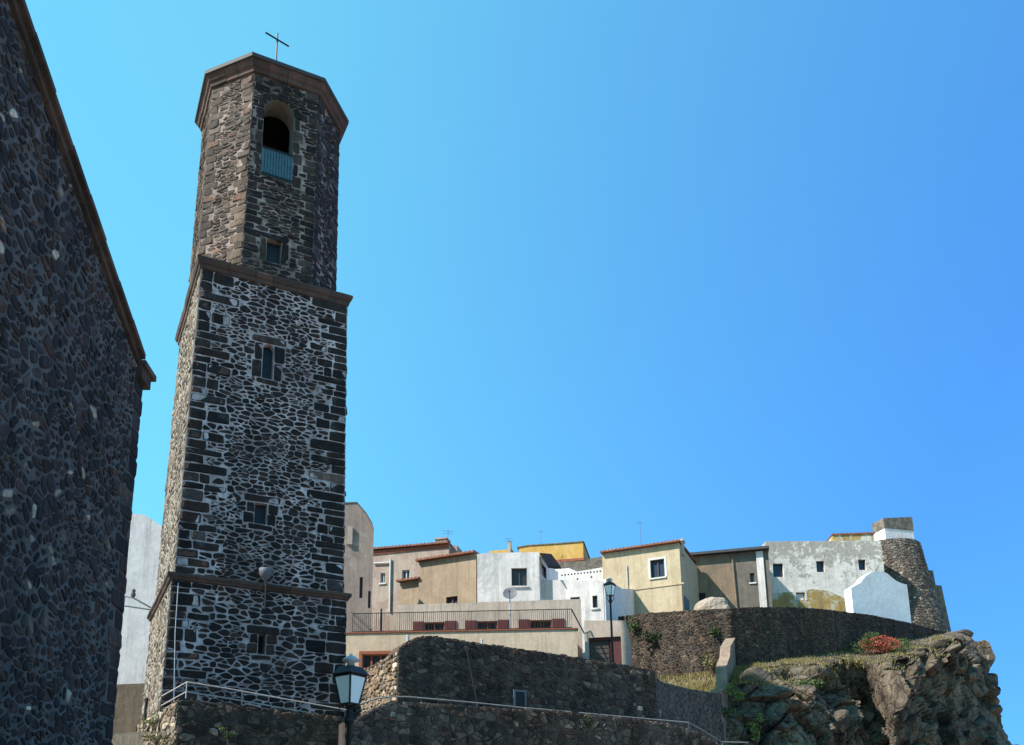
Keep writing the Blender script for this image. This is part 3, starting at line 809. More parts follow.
# end wall stones seen edge-on behind the corner
endw = Path([(XC, Y1), (XC - 6, Y1)])
stones(fc, rng, endw.pt, 0.0, 3.0, 1.5, zE, 0.45, 1.5, 0.05, 0.03, CHURCH, rounds=1)
fc.build('stone_facing', M['church_stone'], church)
mb = MB()                                     # raking cornice with a level return at the eave
def rake_slab(mb, u0, u1, dz0, dz1, h0, h1):
    q = [gab.pt(u0, rk(u0) + dz0, h1), gab.pt(u1, rk(u1) + dz0, h1), gab.pt(u1, rk(u1) + dz0, h0), gab.pt(u0, rk(u0) + dz0, h0)]
    mb.hexa(q + [v + Vector((0, 0, dz1 - dz0)) for v in q])
for u0, u1 in ((uap, 12.62),):
    n = 9
    for k in range(n):
        a, b = u0 + (u1 - u0) * k / n, u0 + (u1 - u0) * (k + 1) / n - .012
        rake_slab(mb, a, b, -.06, .05, -.3, .07)
        rake_slab(mb, a, b + .008, .053, .15, -.3, .14 + (k % 3) * .008)
for u0, u1 in ((0.0, uap - .01),): rake_slab(mb, u0, u1, -.06, .15, -.3, .14)
z = rk(12.62)
mb.slab(gab, 12.63, 13.12, zE - .12, zE + .10, -.4, .10)
mb.slab(gab, 12.63, 13.22, zE + .103, zE + .21, -.4, .16)
mb.c = []
for k in range(len(mb.v) // 8): mb.c += [(rng.uniform(.75, 1.25),) * 3] * 8
mb.build('cornice', M['cornice_eave'], church)
mb = MB()
e0, e1 = gab.pt(13.3, zE + .22, -.02), gab.pt(13.3, zE + .22, -DEPTH); r0, r1 = gab.pt(uap, zap + .22, -.02), gab.pt(uap, zap + .22, -DEPTH); w0, w1 = gab.pt(-.3, rk(0.001) + .1, -.02), gab.pt(-.3, rk(0.001) + .1, -DEPTH)
dn = Vector((0, 0, -.12))
mb.add([e0, r0, w0, w1, r1, e1], [(0, 1, 4, 5), (1, 2, 3, 4)]); mb.build('roof', M['tile'], church)

# ================================================================ house builder
def rect_on(S, x0, y0, x1, y1, off=0):
    xc, yc = (x0 + x1) / 2, (y0 + y1) / 2
    return S.uz(x0, yc, off)[0], S.uz(x1, yc, off)[0], S.uz(xc, y1, off)[1], S.uz(xc, y0, off)[1]

def mass(name, S, outline, holes, m, parent, depth, zb, rev=.22):
    """A prism whose face follows the outline (u, z), with openings cut in the face."""
    top = outline; u0, u1 = top[0][0], top[-1][0]
    loop = [(u0, zb), (u1, zb)] + top[::-1]
    mb = MB()
    loops = [loop] + [[(a, c), (b, c), (b, d), (a, d)] for a, b, c, d in holes]
    tess(mb, loops, lambda a, b: S.pt(a, b, 0))
    for L in loops[1:]: reveal(mb, L, S.pt, 0, -rev)
    n = len(loop)
    f = [S.pt(a, b) for a, b in loop]; k = [S.pt(a, b, -depth) for a, b in loop]
    mb.add(f + k, [(i, n + i, n + (i + 1) % n, (i + 1) % n) for i in range(n)] + [tuple(range(2 * n - 1, n - 1, -1))])
    return mb.build(name, m, parent)

def window(S, r, parent, fm='wood', pane='glass', mull=1, rev=.14, sill=True, surround=None, bars=0, name='window'):
    a, b, c, d = r; w = .055; mb = MB()
    for (x0, x1, z0, z1) in ((a, a + w, c, d), (b - w, b, c, d), (a + w, b - w, d - w, d), (a + w, b - w, c, c + w)): mb.slab(S, x0, x1, z0, z1, -rev - .04, -rev + .03)
    for k in range(mull):
        x = a + (b - a) * (k + 1) / (mull + 1); mb.slab(S, x - w * .6, x + w * .6, c + w, d - w, -rev - .03, -rev + .025)
    o = mb.build(name, M[fm], parent)
    p = MB(); p.slab(S, a + .01, b - .01, c + .01, d - .01, -rev - .09, -rev - .045); p.build('pane', M[pane], o)
    if sill: s = MB(); s.slab(S, a - .08, b + .08, c - .09, c - .003, -.1, .07); s.build('sill', M[surround or 'white_grey'], o)
    if surround:
        s = MB(); t = .13
        for (x0, x1, z0, z1) in ((a - t, a - .003, c, d), (b + .003, b + t, c, d), (a - t, b + t, d + .003, d + t)): s.slab(S, x0, x1, z0, z1, -.05, .02)
        s.build('surround', M[surround], o)
    if bars:
        s = MB()
        for k in range(bars):
            x = a + (b - a) * (k + .5) / bars; s.slab(S, x - .012, x + .012, c, d, -.08, -.055)
        s.build('bars', M['iron'], o)
    return o

def tile_roof(S, u0, u1, zfun, parent, over=.25, back=3.0, rise=.25, period=.22, m='tile', name='roof'):
    mb = MB(); n = max(2, int((u1 - u0) / period * 6)); rows = [[], [], []]
    for i in range(n + 1):
        u = u0 + (u1 - u0) * i / n; t = (u - u0) / period * math.pi
        z = zfun(u); hh = .07 * abs(math.sin(t))
        rows[0].append(S.pt(u, z - .02, over)); rows[1].append(S.pt(u, z + .04 + hh, over)); rows[2].append(S.pt(u, z + .04 + hh + (back + over) * rise, -back))
    vs = rows[0] + rows[1] + rows[2]; w = n + 1; fs = []
    for i in range(n):
        fs += [(i, i + 1, w + i + 1, w + i), (w + i, w + i + 1, 2 * w + i + 1, 2 * w + i)]
    for u in (u0, u1):
        k = len(vs); z = zfun(u); vs += [S.pt(u, z - .02, over), S.pt(u, z + .09, over), S.pt(u, z + .09 + (back + over) * rise, -back), S.pt(u, z - .02 + (back + over) * rise * .98, -back)]
        fs.append((k, k + 1, k + 2, k + 3))
    k = len(vs); vs += [S.pt(u0, zfun(u0) - .022, over), S.pt(u1, zfun(u1) - .022, over), S.pt(u1, zfun(u1) - .022 + (back + over) * rise * .95, -back), S.pt(u0, zfun(u0) - .022 + (back + over) * rise * .95, -back)]
    fs.append((k, k + 1, k + 2, k + 3))
    mb.add(vs, fs); return mb.build(name, M[m], parent)

def ol(S, pts): return [S.uz(*p) for p in pts]
def lin2(S, A, B):
    a, b = S.uz(*A), S.uz(*B)
    return lambda u: a[1] + (b[1] - a[1]) * (u - a[0]) / (b[0] - a[0])
def base_of(S): q = S.pt(S.L / 2, 0, -1); return (q.x, q.y, 0)

TG = 'houses of the hill town'
# --- white house at the far left, behind the tower
S = plane_az((119, 600), 37.0, 82)
t = thing('white_house', 'tall plain white house squeezed between the church corner and the bell tower', 'house', base_of(S), TG)
mass('wall', S, ol(S, [(112, 512), (144, 514.5), (153, 520), (161, 526), (168, 531)]), [], M['white'], t, 6, P(120, 688, 37).z)
S2 = Path([S.pt(-2, 0, .12).xy, S.pt(8, 0, .12).xy])
mass('plinth', S2, [(S2.uz(100, 684)[0], P(120, 686, 37).z), (S2.uz(166, 690)[0], P(120, 686, 37).z + .2)], [], M['brown_plaster'], t, 5.9, 1.0)

# --- pink gable house right of the tower
S = plane_px((342, 504), 41, (357, 503.5))
S = plane_az((300, 560), 40.5, 84)
t = thing('pink_house', 'tall windowless-topped pink plaster house with a sloping gable touching the bell tower', 'house', base_of(S), TG)
pts = ol(S, [(300, 504), (345, 504), (357, 503.5), (366, 514), (372, 524), (373.8, 531)])
hs = [rect_on(S, 359.5, 577, 362.6, 598), rect_on(S, 368, 591, 370.6, 608)]
mass('wall', S, pts, hs, M['pink'], t, 4, 3.0)
for h in hs: window(S, h, t, mull=0, sill=False)
mb = MB(); c = [S.pt(u, z + .01, .02) for u, z in pts]; b_ = [S.pt(u, z + .01, -4.05) for u, z in pts]; n = len(c)
mb.add(c + b_ + [v + Vector((0, 0, .07)) for v in c + b_], [(i, i + 1, n + i + 1, n + i) for i in range(n - 1)] + [(2 * n + i, 2 * n + i + 1, 3 * n + i + 1, 3 * n + i) for i in range(n - 1)] + [(i, i + 1, 2 * n + i + 1, 2 * n + i) for i in range(n - 1)] + [(n - 1, 2 * n - 1, 4 * n - 1, 3 * n - 1)])
mb.build('coping', M['concrete'], t)
mb = MB(); a, b = S.uz(350, 533), S.uz(352, 545); mb.slab(S, a[0] - .12, a[0] + .12, b[1], a[1] + .3, 0, .1); mb.build('chimney_breast', M['peach_pale'], t)

# --- rose house with chimney
S = plane_px((374, 550), 50, (445, 543))
t = thing('rose_house', 'faded rose plaster house with a terracotta eave, square chimney and white drainpipe', 'house', base_of(S), TG)
zf = lin2(S, (374, 550), (450, 543.5)); u0, u1 = S.uz(350, 550)[0], S.uz(449, 544)[0]
hs = [rect_on(S, 380.5, 573, 385, 583), rect_on(S, 402, 570, 409.5, 581)]
mass('wall', S, [(u0, zf(u0) - .05), (u1, zf(u1) - .05)], hs, M['rose'], t, 6, 4.0)
for h in hs: window(S, h, t, 'grey_paint', 'glass', 1)
tile_roof(S, u0, u1, zf, t, .22, 4, .05)
mb = MB(); mb.slab(S, u0, u1, zf(u0) - .32, zf(u0) - .10, 0, .06); mb.build('eave_band', M['red_trim'], t)
mb = MB(); r = rect_on(S, 432.5, 536, 443, 551, .3); mb.slab(S, r[0], r[1], r[2] - .3, r[3], -1.0, -.3); mb.slab(S, r[0] - .06, r[1] + .06, r[3] + .003, r[3] + .1, -1.06, -.24); mb.build('chimney', M['rose'], t)
mb = MB(); a, b = S.uz(391, 561), S.uz(391, 612); mb.tube([S.pt(a[0], a[1] + .1, .08), S.pt(a[0], b[1], .08)], .055); c = S.uz(374, 564.5); mb.tube([S.pt(a[0], c[1], .09), S.pt(c[0], c[1] + .05, .09)], .05); mb.build('drainpipe', M['white_frame'], t)
mb = MB(); a = S.uz(446, 548); mb.slab(S, a[0] - .6, a[0] + .55, a[1] - 2, a[1] + .25, -1.6, -.4); mb.build('stair_head', M['pink'], t)

# --- tan house
S = plane_px((420, 560), 46, (476, 551.5))
t = thing('tan_house', 'tan plaster house with a row of tiles along its eave and one small dark window', 'house', base_of(S), TG)
zf = lin2(S, (420, 561.5), (476, 553)); u0, u1 = S.uz(419, 562)[0], S.uz(476, 553)[0]
h = rect_on(S, 446, 596.5, 457.5, 604.5)
mass('wall', S, [(u0, zf(u0) - .03), (u1, zf(u1) - .03)], [h], M['tan'], t, 5, 4.0)
window(S, h, t, 'shutter', 'glass', 1, sill=False)
tile_roof(S, u0 - .1, u1 - .02, zf, t, .26, 3, .05)
S2 = Path([S.pt(u0 - 1.6, 0, -.15).xy, S.pt(u0 + .4, 0, -.15).xy])
r = (S2.uz(400, 583)[0], S2.uz(421, 583)[0])
zz = S2.uz(410, 581.5)[1]
mass('lean_to', S2, [(r[0], zz), (r[1], zz + .1)], [], M['tan'], t, 2, 4.0)
tile_roof(S2, r[0] - .1, r[1], lambda u: zz + .02, t, .3, 1.6, .1, name='lean_to_roof')

# --- white house with double window
S = plane_px((476, 553), 44.2, (538, 552))
t = thing('white_block_house', 'flat roofed white house with a double window and a dark sloping canopy on its right', 'house', base_of(S), TG)
h = rect_on(S, 511.5, 568, 527, 586)
mass('wall', S, ol(S, [(477, 554), (487, 553), (539, 552)]), [h], M['white_grey'], t, 5, 5.0)
window(S, h, t, 'wood', 'glass', 1)
q = [P(540, 555, 44.1), P(551.5, 556, 45.2), P(561, 569, 44.8), P(548, 568, 43.7)]
mb = MB(); up = Vector((0, 0, .12)); mb.hexa(q + [v + up for v in q]); mb.build('canopy', M['void'], t)
S2 = plane_px((540, 560), 44.4, (556, 562), 48)
h2 = rect_on(S2, 541.5, 565, 546.5, 577)
mass('annex', S2, ol(S2, [(539.6, 556), (549, 562), (552, 568), (558, 572)]), [h2], M['white'], t, .3, 5.0, .1)
window(S2, h2, t, 'wood', 'glass', 0, rev=.06, sill=False)

# --- ochre houses up the hill
S = plane_px((519, 547), 62, (583, 541.5))
t = thing('ochre_house', 'yellow ochre house showing above the white roofs, highest behind the white terrace', 'house', base_of(S), TG)
mass('wall', S, ol(S, [(519, 548), (528, 546), (560, 544), (583, 542)]), [], M['ochre'], t, 5, 6.0)
mb = MB(); o_ = ol(S, [(517, 548), (528, 546), (560, 544), (584, 542)])
for a, b in zip(o_, o_[1:]): mb.hexa([S.pt(a[0], a[1], .06), S.pt(b[0], b[1], .06), S.pt(b[0], b[1], -5), S.pt(a[0], a[1], -5), S.pt(a[0], a[1] + .08, .06), S.pt(b[0], b[1] + .08, .06), S.pt(b[0], b[1] + .08, -5), S.pt(a[0], a[1] + .08, -5)])
mb.build('roof', M['rubble'], t)
mb = MB(); mb.slab(S, S.uz(540, 560)[0], S.uz(584, 560)[0], S.uz(560, 562.5)[1], S.uz(560, 560)[1], 0, .12); mb.build('ledge', M['red_trim'], t)
S2 = plane_px((556, 562), 60.5, (606, 559))
S3 = S
t = thing('grey_rubble_house', 'low grey rubble house front below the ochre house', 'house', base_of(S2), TG)
mass('wall', S2, ol(S2, [(552, 563), (560, 562), (585, 561), (592, 558), (606, 556)]), [], M['rubble'], t, 4, 6.0)
S = plane_px((489, 551), 60, (512, 549))
t = thing('ochre_parapet_house', 'small yellow ochre parapet with a post, peeping over the white house', 'house', base_of(S), TG)
mass('wall', S, ol(S, [(489, 551), (500, 550), (512, 549)]), [], M['ochre'], t, 3, 6.0)
mb = MB(); a = S.uz(509.5, 549); mb.slab(S, a[0] - .1, a[0] + .1, a[1] - .5, a[1] + .55, -.2, .05); mb.build('post', M['peach'], t)

# --- white pierced parapet
S = plane_px((552, 569), 51, (604, 567), 50.5)
t = thing('white_terrace_house', 'white terrace house whose parapet is pierced by a row of small holes', 'house', base_of(S), TG)
hs = []
for k in range(13):
    a = S.uz(562 + k * 3.2, 575.2 - k * .33); hs.append((a[0] - .045, a[0] + .045, a[1] - .05, a[1] + .05))
for x, y in ((577.5, 579), (591.5, 577)):
    a = S.uz(x, y); hs.append((a[0] - .05, a[0] + .05, a[1] - .06, a[1] + .06))
mass('wall', S, ol(S, [(545, 571), (557, 569), (569, 568), (577, 571.5), (590, 569.5), (604, 567)]), hs, M['white'], t, 4, 6.0)

# --- pale house in the middle with its shaded side wall
S = plane_px((541, 580), 44.5, (605, 580.5), 43.6)
t = thing('pale_house', 'pale stuccoed low house with one narrow window behind the garage', 'house', base_of(S), TG)
hs = [rect_on(S, 592.5, 595.5, 597.5, 608), rect_on(S, 570.5, 597, 580, 612)]
mass('wall', S, ol(S, [(540, 580), (560, 580), (603, 581)]), hs, M['white_grey'], t, 4, 5.0)
window(S, hs[0], t, 'wood', 'glass', 0); window(S, hs[1], t, 'wood', 'glass', 0, sill=False)
a = P(606, 579, 43.8); b = P(634, 589, 49.3)
S2 = Path([a.xy, b.xy])
mass('side_wall', S2, [(0, a.z), (S2.L * .55, a.z + .4), (S2.L, b.z)], [], M['white'], t, .3, 5.0)
mb = MB(); q = S.uz(606, 584); mb.tube([S.pt(q[0] - .05, q[1], .12), S.pt(q[0] - .05, 6.0, .12)], .05); mb.build('drainpipe', M['grey_paint'], t)

# --- long low building with terrace and shutters
S = plane_px((350, 633.6), 37, (577, 629.2))
t = thing('long_terrace_building', 'long peach coloured low building with maroon shutters behind an iron terrace railing', 'building', base_of(S), TG)
h = rect_on(S, 362, 654, 389, 668)
o_ = ol(S, [(340, 633.8), (577, 629.2)])
mass('lower_wall', S, o_, [h], M['peach'], t, 2.2, 4.0)
window(S, h, t, 'red_trim', 'glass', 2, surround='red_trim')
mb = MB(); zc = o_[0][1]; mb.slab(S, o_[0][0] - .05, o_[1][0] + .05, zc + .003, zc + .05, -.35, .05); mb.build('coping', M['red_trim'], t)
SU = Path([S.pt(0, 0, -2.2).xy, S.pt(S.L, 0, -2.2).xy])
wins = [(413, 424, 444.5, 456.5), (465, 477, 497.5, 509), (518.5, 530, 552, 564.5)]
hs = []
for (a, b, c, d) in wins:
    yy = 627 - (b - 424) * .02; hs.append(rect_on(SU, b, yy - 5, c, yy + 9))
ou = ol(SU, [(396.5, 605), (581, 599)])
mass('upper_wall', SU, ou, hs, M['peach_pale'], t, 5, 4.0)
for (a, b, c, d), h in zip(wins, hs):
    w = window(SU, h, t, 'red_trim', 'void', 1, sill=False, bars=7)
    for (x0, x1) in ((a, b - .6), (c + .6, d)):
        r0, r1 = SU.uz(x0, 625)[0], SU.uz(x1, 625)[0]
        if x0 == a: r1 = h[0] - .01
        else: r0 = h[1] + .01
        mb = MB(); mb.slab(SU, r0, r1, h[2], h[3] + .03, .003, .05)
        nl = 12
        for k in range(nl):
            zz = h[2] + .06 + (h[3] - h[2] - .1) * k / nl; mb.slab(SU, r0 + .05, r1 - .05, zz, zz + .055, .052, .065)
        mb.build('shutter', M['shutter'], t)
rail = MB(); zr = zc + .05
uL, uR = S.uz(352, 630)[0], S.uz(572, 626)[0]
n = 110
for k in range(n + 1):
    u = uL + (uR - uL) * k / n; rr_ = .016 if k % 12 == 0 else .009
    rail.tube([S.pt(u, zr, -.12), S.pt(u, zr + .86, -.12)], rr_, 5)
for dz in (.06, .86): rail.tube([S.pt(uL, zr + dz, -.12), S.pt(uR, zr + dz, -.12)], .018, 6)
rail.tube([S.pt(uR, zr + .86, -.12), S.pt(uR + .5, zr - .2, -.12)], .03, 6)
rail.build('railing', M['iron'], t)
mb = MB(); g0 = S.uz(387, 615); mb.tube([S.pt(g0[0] - .3, zr, -.3), S.pt(g0[0] - .3, zr + 1.1, -.3)], .04); mb.build('gate_post', M['iron'], t)
# outside stair rail on the pink house
mb = MB()
a, b = P(352, 612, 38.6), P(371, 630, 38.0)
mb.tube([a, b], .05); mb.tube([a - Vector((0, 0, .35)), b - Vector((0, 0, .35))], .03); tag(mb.build('stair_handrail', M['iron']), 'dark sloping stair handrail against the pink house behind the terrace railing', 'handrail')

# --- satellite dish
S = SU; q = P(510, 594, 36.6); t = thing('satellite_dish', 'round grey satellite dish on a thin mast in front of the white house', 'satellite dish', (q.x, q.y, zr))
mb = MB(); prof = [(.01, 0)] + [(.30 * k / 6, .05 * (k / 6) ** 2) for k in range(1, 7)] + [(.30, .065)] + [(.30 * k / 6, .05 * (k / 6) ** 2 + .015) for k in range(6, 0, -1)]
md = MB(); md.lathe((0, 0, 0), prof, 24)
rot = Matrix.Translation(q) @ Matrix.Rotation(R(-8), 4, 'Z') @ Matrix.Rotation(R(68), 4, 'X')
md.v = [tuple(rot @ Vector(v)) for v in md.v]; md.build('dish', M['dish_grey'], t, True)
mb = MB(); mb.tube([rot @ Vector((0, -.28, .03)), rot @ Vector((0, -.1, .3))], .012); p_ = rot @ Vector((0, -.1, .3)); mb.lathe(tuple(p_), [(.02, -.05), (.04, 0), (.02, .05)], 8); mb.build('feed_arm', M['black_metal'], t)
mb = MB(); mb.tube([(q.x, q.y + .08, zr - .1), (q.x, q.y + .08, q.z)], .025); mb.build('mast', M['steel'], t)

# --- garage
S = plane_px((583, 620.5), 36.8, (625, 620.5), 36.4)
t = thing('garage', 'flat roofed pale garage with a dark maroon door behind the tall street lamp', 'garage', base_of(S), TG)
r = rect_on(S, 589, 637, 621.5, 668)
mass('wall', S, ol(S, [(584, 620.5), (626, 620.5)]), [r], M['peach_pale'], t, 5, 4.0, .3)
a, b, c, d = r; m1 = a + (b - a) * .66
mb = MB(); mb.slab(S, a, m1 - .04, c, d - .02, -.29, -.22)
for k in range(6): mb.slab(S, a + .03, m1 - .07, c + (d - c) * (k + .1) / 6, c + (d - c) * (k + .85) / 6, -.219, -.20)
mb.build('door', M['wood'], t)
mb = MB(); mb.slab(S, m1, b, c, d - .02, -.22, -.12); mb.slab(S, a, b, d - .1, d, -.2, -.1); mb.build('side_panel', M['shutter'], t)

# --- cream house
S = plane_px((602, 552), 50, (678, 540.5))
t = thing('cream_house', 'cream yellow house with a tiled eave and a single dark window trimmed in white', 'house', base_of(S), TG)
zf = lin2(S, (602, 553.5), (678, 542.5)); u0, u1 = S.uz(602, 553)[0], S.uz(679, 543)[0]
h = rect_on(S, 650.5, 559.5, 664.5, 577.5)
mass('wall', S, [(u0, zf(u0) - .03), (u1, zf(u1) - .03)], [h], M['cream'], t, 5, 5.0)
window(S, h, t, 'wood', 'glass_blue', 1, surround='white_frame', sill=True)
tile_roof(S, u0 - .05, u1 + .08, zf, t, .28, 4.5, .02)
for (x, y0, y1, w, dp) in ((606, 547, 554, .25, -.4), (640, 541.5, 549, .18, -1.0), (675, 537, 545, .22, -.4)):
    a = S.uz(x, y0, -dp); b = S.uz(x, y1, -dp); mb = MB(); mb.slab(S, a[0] - w, a[0] + w, b[1] - .3, a[1], dp - .5, dp); mb.slab(S, a[0] - w - .06, a[0] + w + .06, a[1] + .003, a[1] + .1, dp - .56, dp + .06)
    mb.build('chimney', M['peach_pale'], t)
mb = MB(); a = S.uz(627, 566); mb.tube([S.pt(a[0], a[1], .05), S.pt(a[0], a[1] - 1.3, .05)], .035); mb.build('drainpipe', M['grey_paint'], t)
mb = MB(); mb.slab(S, S.uz(633, 589)[0], S.uz(684, 583)[0], S.uz(650, 587.5)[1] - .05, S.uz(650, 587.5)[1] + .04, 0, .04); mb.build('string_course', M['cream'], t)
SS = Path([S.pt(u1, 0).xy, S.pt(u1, 0, -5).xy])
mb = MB(); mb.slab(SS, .5, 1.6, S.uz(686, 600)[1] - 1.3, S.uz(686, 600)[1] + .4, 0, .05); mb.build('side_door', M['teal'], t)

# --- brown house
S = plane_px((690, 556), 52.5, (764, 549.5))
t = thing('brown_house', 'brown and grey plaster house with a black roof edge and a long drainpipe', 'house', base_of(S), TG)
zf = lin2(S, (690, 557), (764, 550.5)); u0, u1 = S.uz(684, 558)[0], S.uz(768, 550)[0]; um = S.uz(733, 570)[0]
mass('wall', S, [(u0, zf(u0)), (um, zf(um))], [], M['brown_plaster'], t, 5, 5.0)
h = rect_on(S, 750, 573, 754.5, 582.5)
mass('grey_wing', S, [(um + .004, zf(um)), (u1, zf(u1))], [h], M['grey_plaster'], t, 5, 5.0)
window(S, h, t, 'wood', 'glass_blue', 0)
mb = MB(); q = [S.pt(u0 - .1, zf(u0), .4), S.pt(u1 + .05, zf(u1), .4), S.pt(u1 + .05, zf(u1) + .1, -5), S.pt(u0 - .1, zf(u0) + .1, -5)]
mb.hexa(q + [v + Vector((0, 0, .16)) for v in q]); mb.build('roof', M['dark_roof'], t)
mb = MB(); mb.tube([S.pt(um, zf(um) - .05, .07), S.pt(um + .25, 8, .07)], .055); mb.build('drainpipe', M['brown_plaster'], t)
a, b = S.uz(756, 556)[0], S.uz(763, 556)[0]
mb = MB(); mb.slab(S, a, b, 8, zf(a) - .05, -.1, .1); mb.build('pilaster', M['white_grey'], t)
mb = MB(); r = rect_on(S, 698, 593, 706, 612); mb.slab(S, *r, 0, .02); mb.build('doorway', M['void'], t)

# --- castle
S = plane_px((766, 541.5), 55, (834, 541))
castle = thing('castle', 'weathered white castle front with four small windows and a stone bastion at its right', 'castle', base_of(S))
hs = [rect_on(S, 773, 563.5, 783.5, 577), rect_on(S, 816.5, 561, 824.5, 572), rect_on(S, 858.5, 559.5, 866, 570)]
zt = S.uz(800, 541.2)[1]; zm0 = S.uz(800, 600)[1]
mass('wall', S, ol(S, [(765.5, 541.5), (800, 541), (832, 541.2), (850, 540.5), (872, 540.5), (881, 541)]), hs, M['castle'], castle, 6, 6.0, .3)
for h in hs: window(S, h, castle, 'wood', 'glass_blue', 0, rev=.2, sill=False)
S2 = Path([S.pt(0, 0, .12).xy, S.pt(S.L, 0, .12).xy])
h = rect_on(S2, 796, 592.5, 805, 600.5)
mass('damp_base', S2, ol(S2, [(744, 597), (747, 595), (765, 593.5), (790, 592.0), (812, 589), (828, 590.5), (842, 597), (855, 604)]), [h], M['yellow_stain'], castle, .5, 6.0, .25)
window(S2, h, castle, 'wood', 'glass', 0, surround='white_frame', sill=False)
# battered round bastion
bc = P(889, 560, 58.6); zb = P(945, 632, 56).z - 1.5; ztop = P(889, 541, 57.2).z
rb = lambda z: 2.0 + (ztop - z) * .17
mb = MB(); mb.lathe((bc.x, bc.y, 0), [(rb(zb), zb), (rb((zb + ztop) / 2) - .1, (zb + ztop) / 2), (rb(ztop), ztop)], 40); bst = mb.build('bastion', M['mortar_dark'], castle)
fc = MB(); rg = random.Random(81)
def cone(u, z, h=0):
    r = rb(z) - .1 * (1 - abs(2 * (z - zb) / (ztop - zb) - 1)) + h; a = u / 3.0
    return Vector((bc.x + r * math.sin(a), bc.y - r * math.cos(a), z))
stones(fc, rg, cone, -4.5, 5.0, zb, ztop, .26, 1.4, .05, .03, CASTLE)
fc.build('stone_facing', M['wall_stone'], bst)
# square turret on top
ST = plane_az((883.5, 518), 57.0, 76, 3)
zs = ST.uz(895, 529)[1]; ot = ol(ST, [(883.5, 518.2), (911.5, 517)])
mass('turret', ST, [(ot[0][0], zs), (ot[1][0], zs)], [], M['white'], castle, 1.1, zs - 2.2)
mass('turret_top', Path([ST.pt(0, 0, .03).xy, ST.pt(ST.L, 0, .03).xy]), [(ot[0][0] - .03, ot[0][1]), (ot[1][0] + .03, ot[1][1])], [], M['rubble'], castle, 1.16, zs + .003)
SW = plane_px((832, 534), 57.2, (873, 532.5))
ow = ol(SW, [(832.5, 535), (873, 533.5)])
mass('roof_wing', SW, [(ow[0][0], ow[0][1]), (ow[1][0], ow[1][1])], [], M['yellow_stain'], castle, 3, 8.0)
tile_roof(SW, ow[0][0] - .03, ow[1][0] + .1, lambda u: ow[0][1], castle, .07, 3, .0, name='wing_roof')
# stepped buttresses on the seaward side
SB = plane_az((915, 590), 59.5, 92)
mass('buttress', SB, ol(SB, [(915, 545), (921, 545), (925, 560), (927.5, 570), (933, 570.5), (935.5, 584), (936, 585), (941.5, 585.5), (951, 630)]), [], M['rubble'], castle, 3, zb - 1)
mb = MB(); a = P(935, 584, 59.2)
# --- white gable wall
SG = plane_az((851.5, 600), 50.5, 70, 6)
t = thing('white_gable_wall', 'small bright white wall with a curved gable top in front of the castle', 'wall', base_of(SG))
og = ol(SG, [(851, 588), (856, 585), (860.5, 582.6), (863, 579), (866, 575.5), (871, 572.5), (877.5, 571), (883, 571.6), (887.5, 573.5), (892, 577.5), (896.5, 581), (901, 583), (907, 584.6)])
uR = SG.uz(912.5, 612)[0]
mass('wall', SG, og + [(uR, SG.uz(912, 600)[1] * .35 + og[-1][1] * .65)][:0], [], M['bright_white'], t, .55, 9.0)
# --- pale mound
q = P(712, 609, 47.2)
mb = MB(); nU, nV = 28, 12; vs = []
for j in range(nV + 1):
    for i in range(nU):
        th = 2 * math.pi * i / nU; ph = math.pi / 2 * j / nV
        v = Vector((math.cos(th) * math.cos(ph) * 1.0, math.sin(th) * math.cos(ph) * .9, math.sin(ph) ** .8 * .85)); v *= 1 + .22 * noise.noise(v * 1.7) + .08 * noise.noise(v * 5)
        vs.append(q + Vector((.1, 0, -.25)) + v)
fs = [(j * nU + i, j * nU + (i + 1) % nU, (j + 1) * nU + (i + 1) % nU, (j + 1) * nU + i) for j in range(nV) for i in range(nU)]
mb.add(vs, fs); tag(mb.build('plastered_mound', M['rough_render'], None, False), 'smooth pale rounded mound on top of the long retaining wall', 'mound')

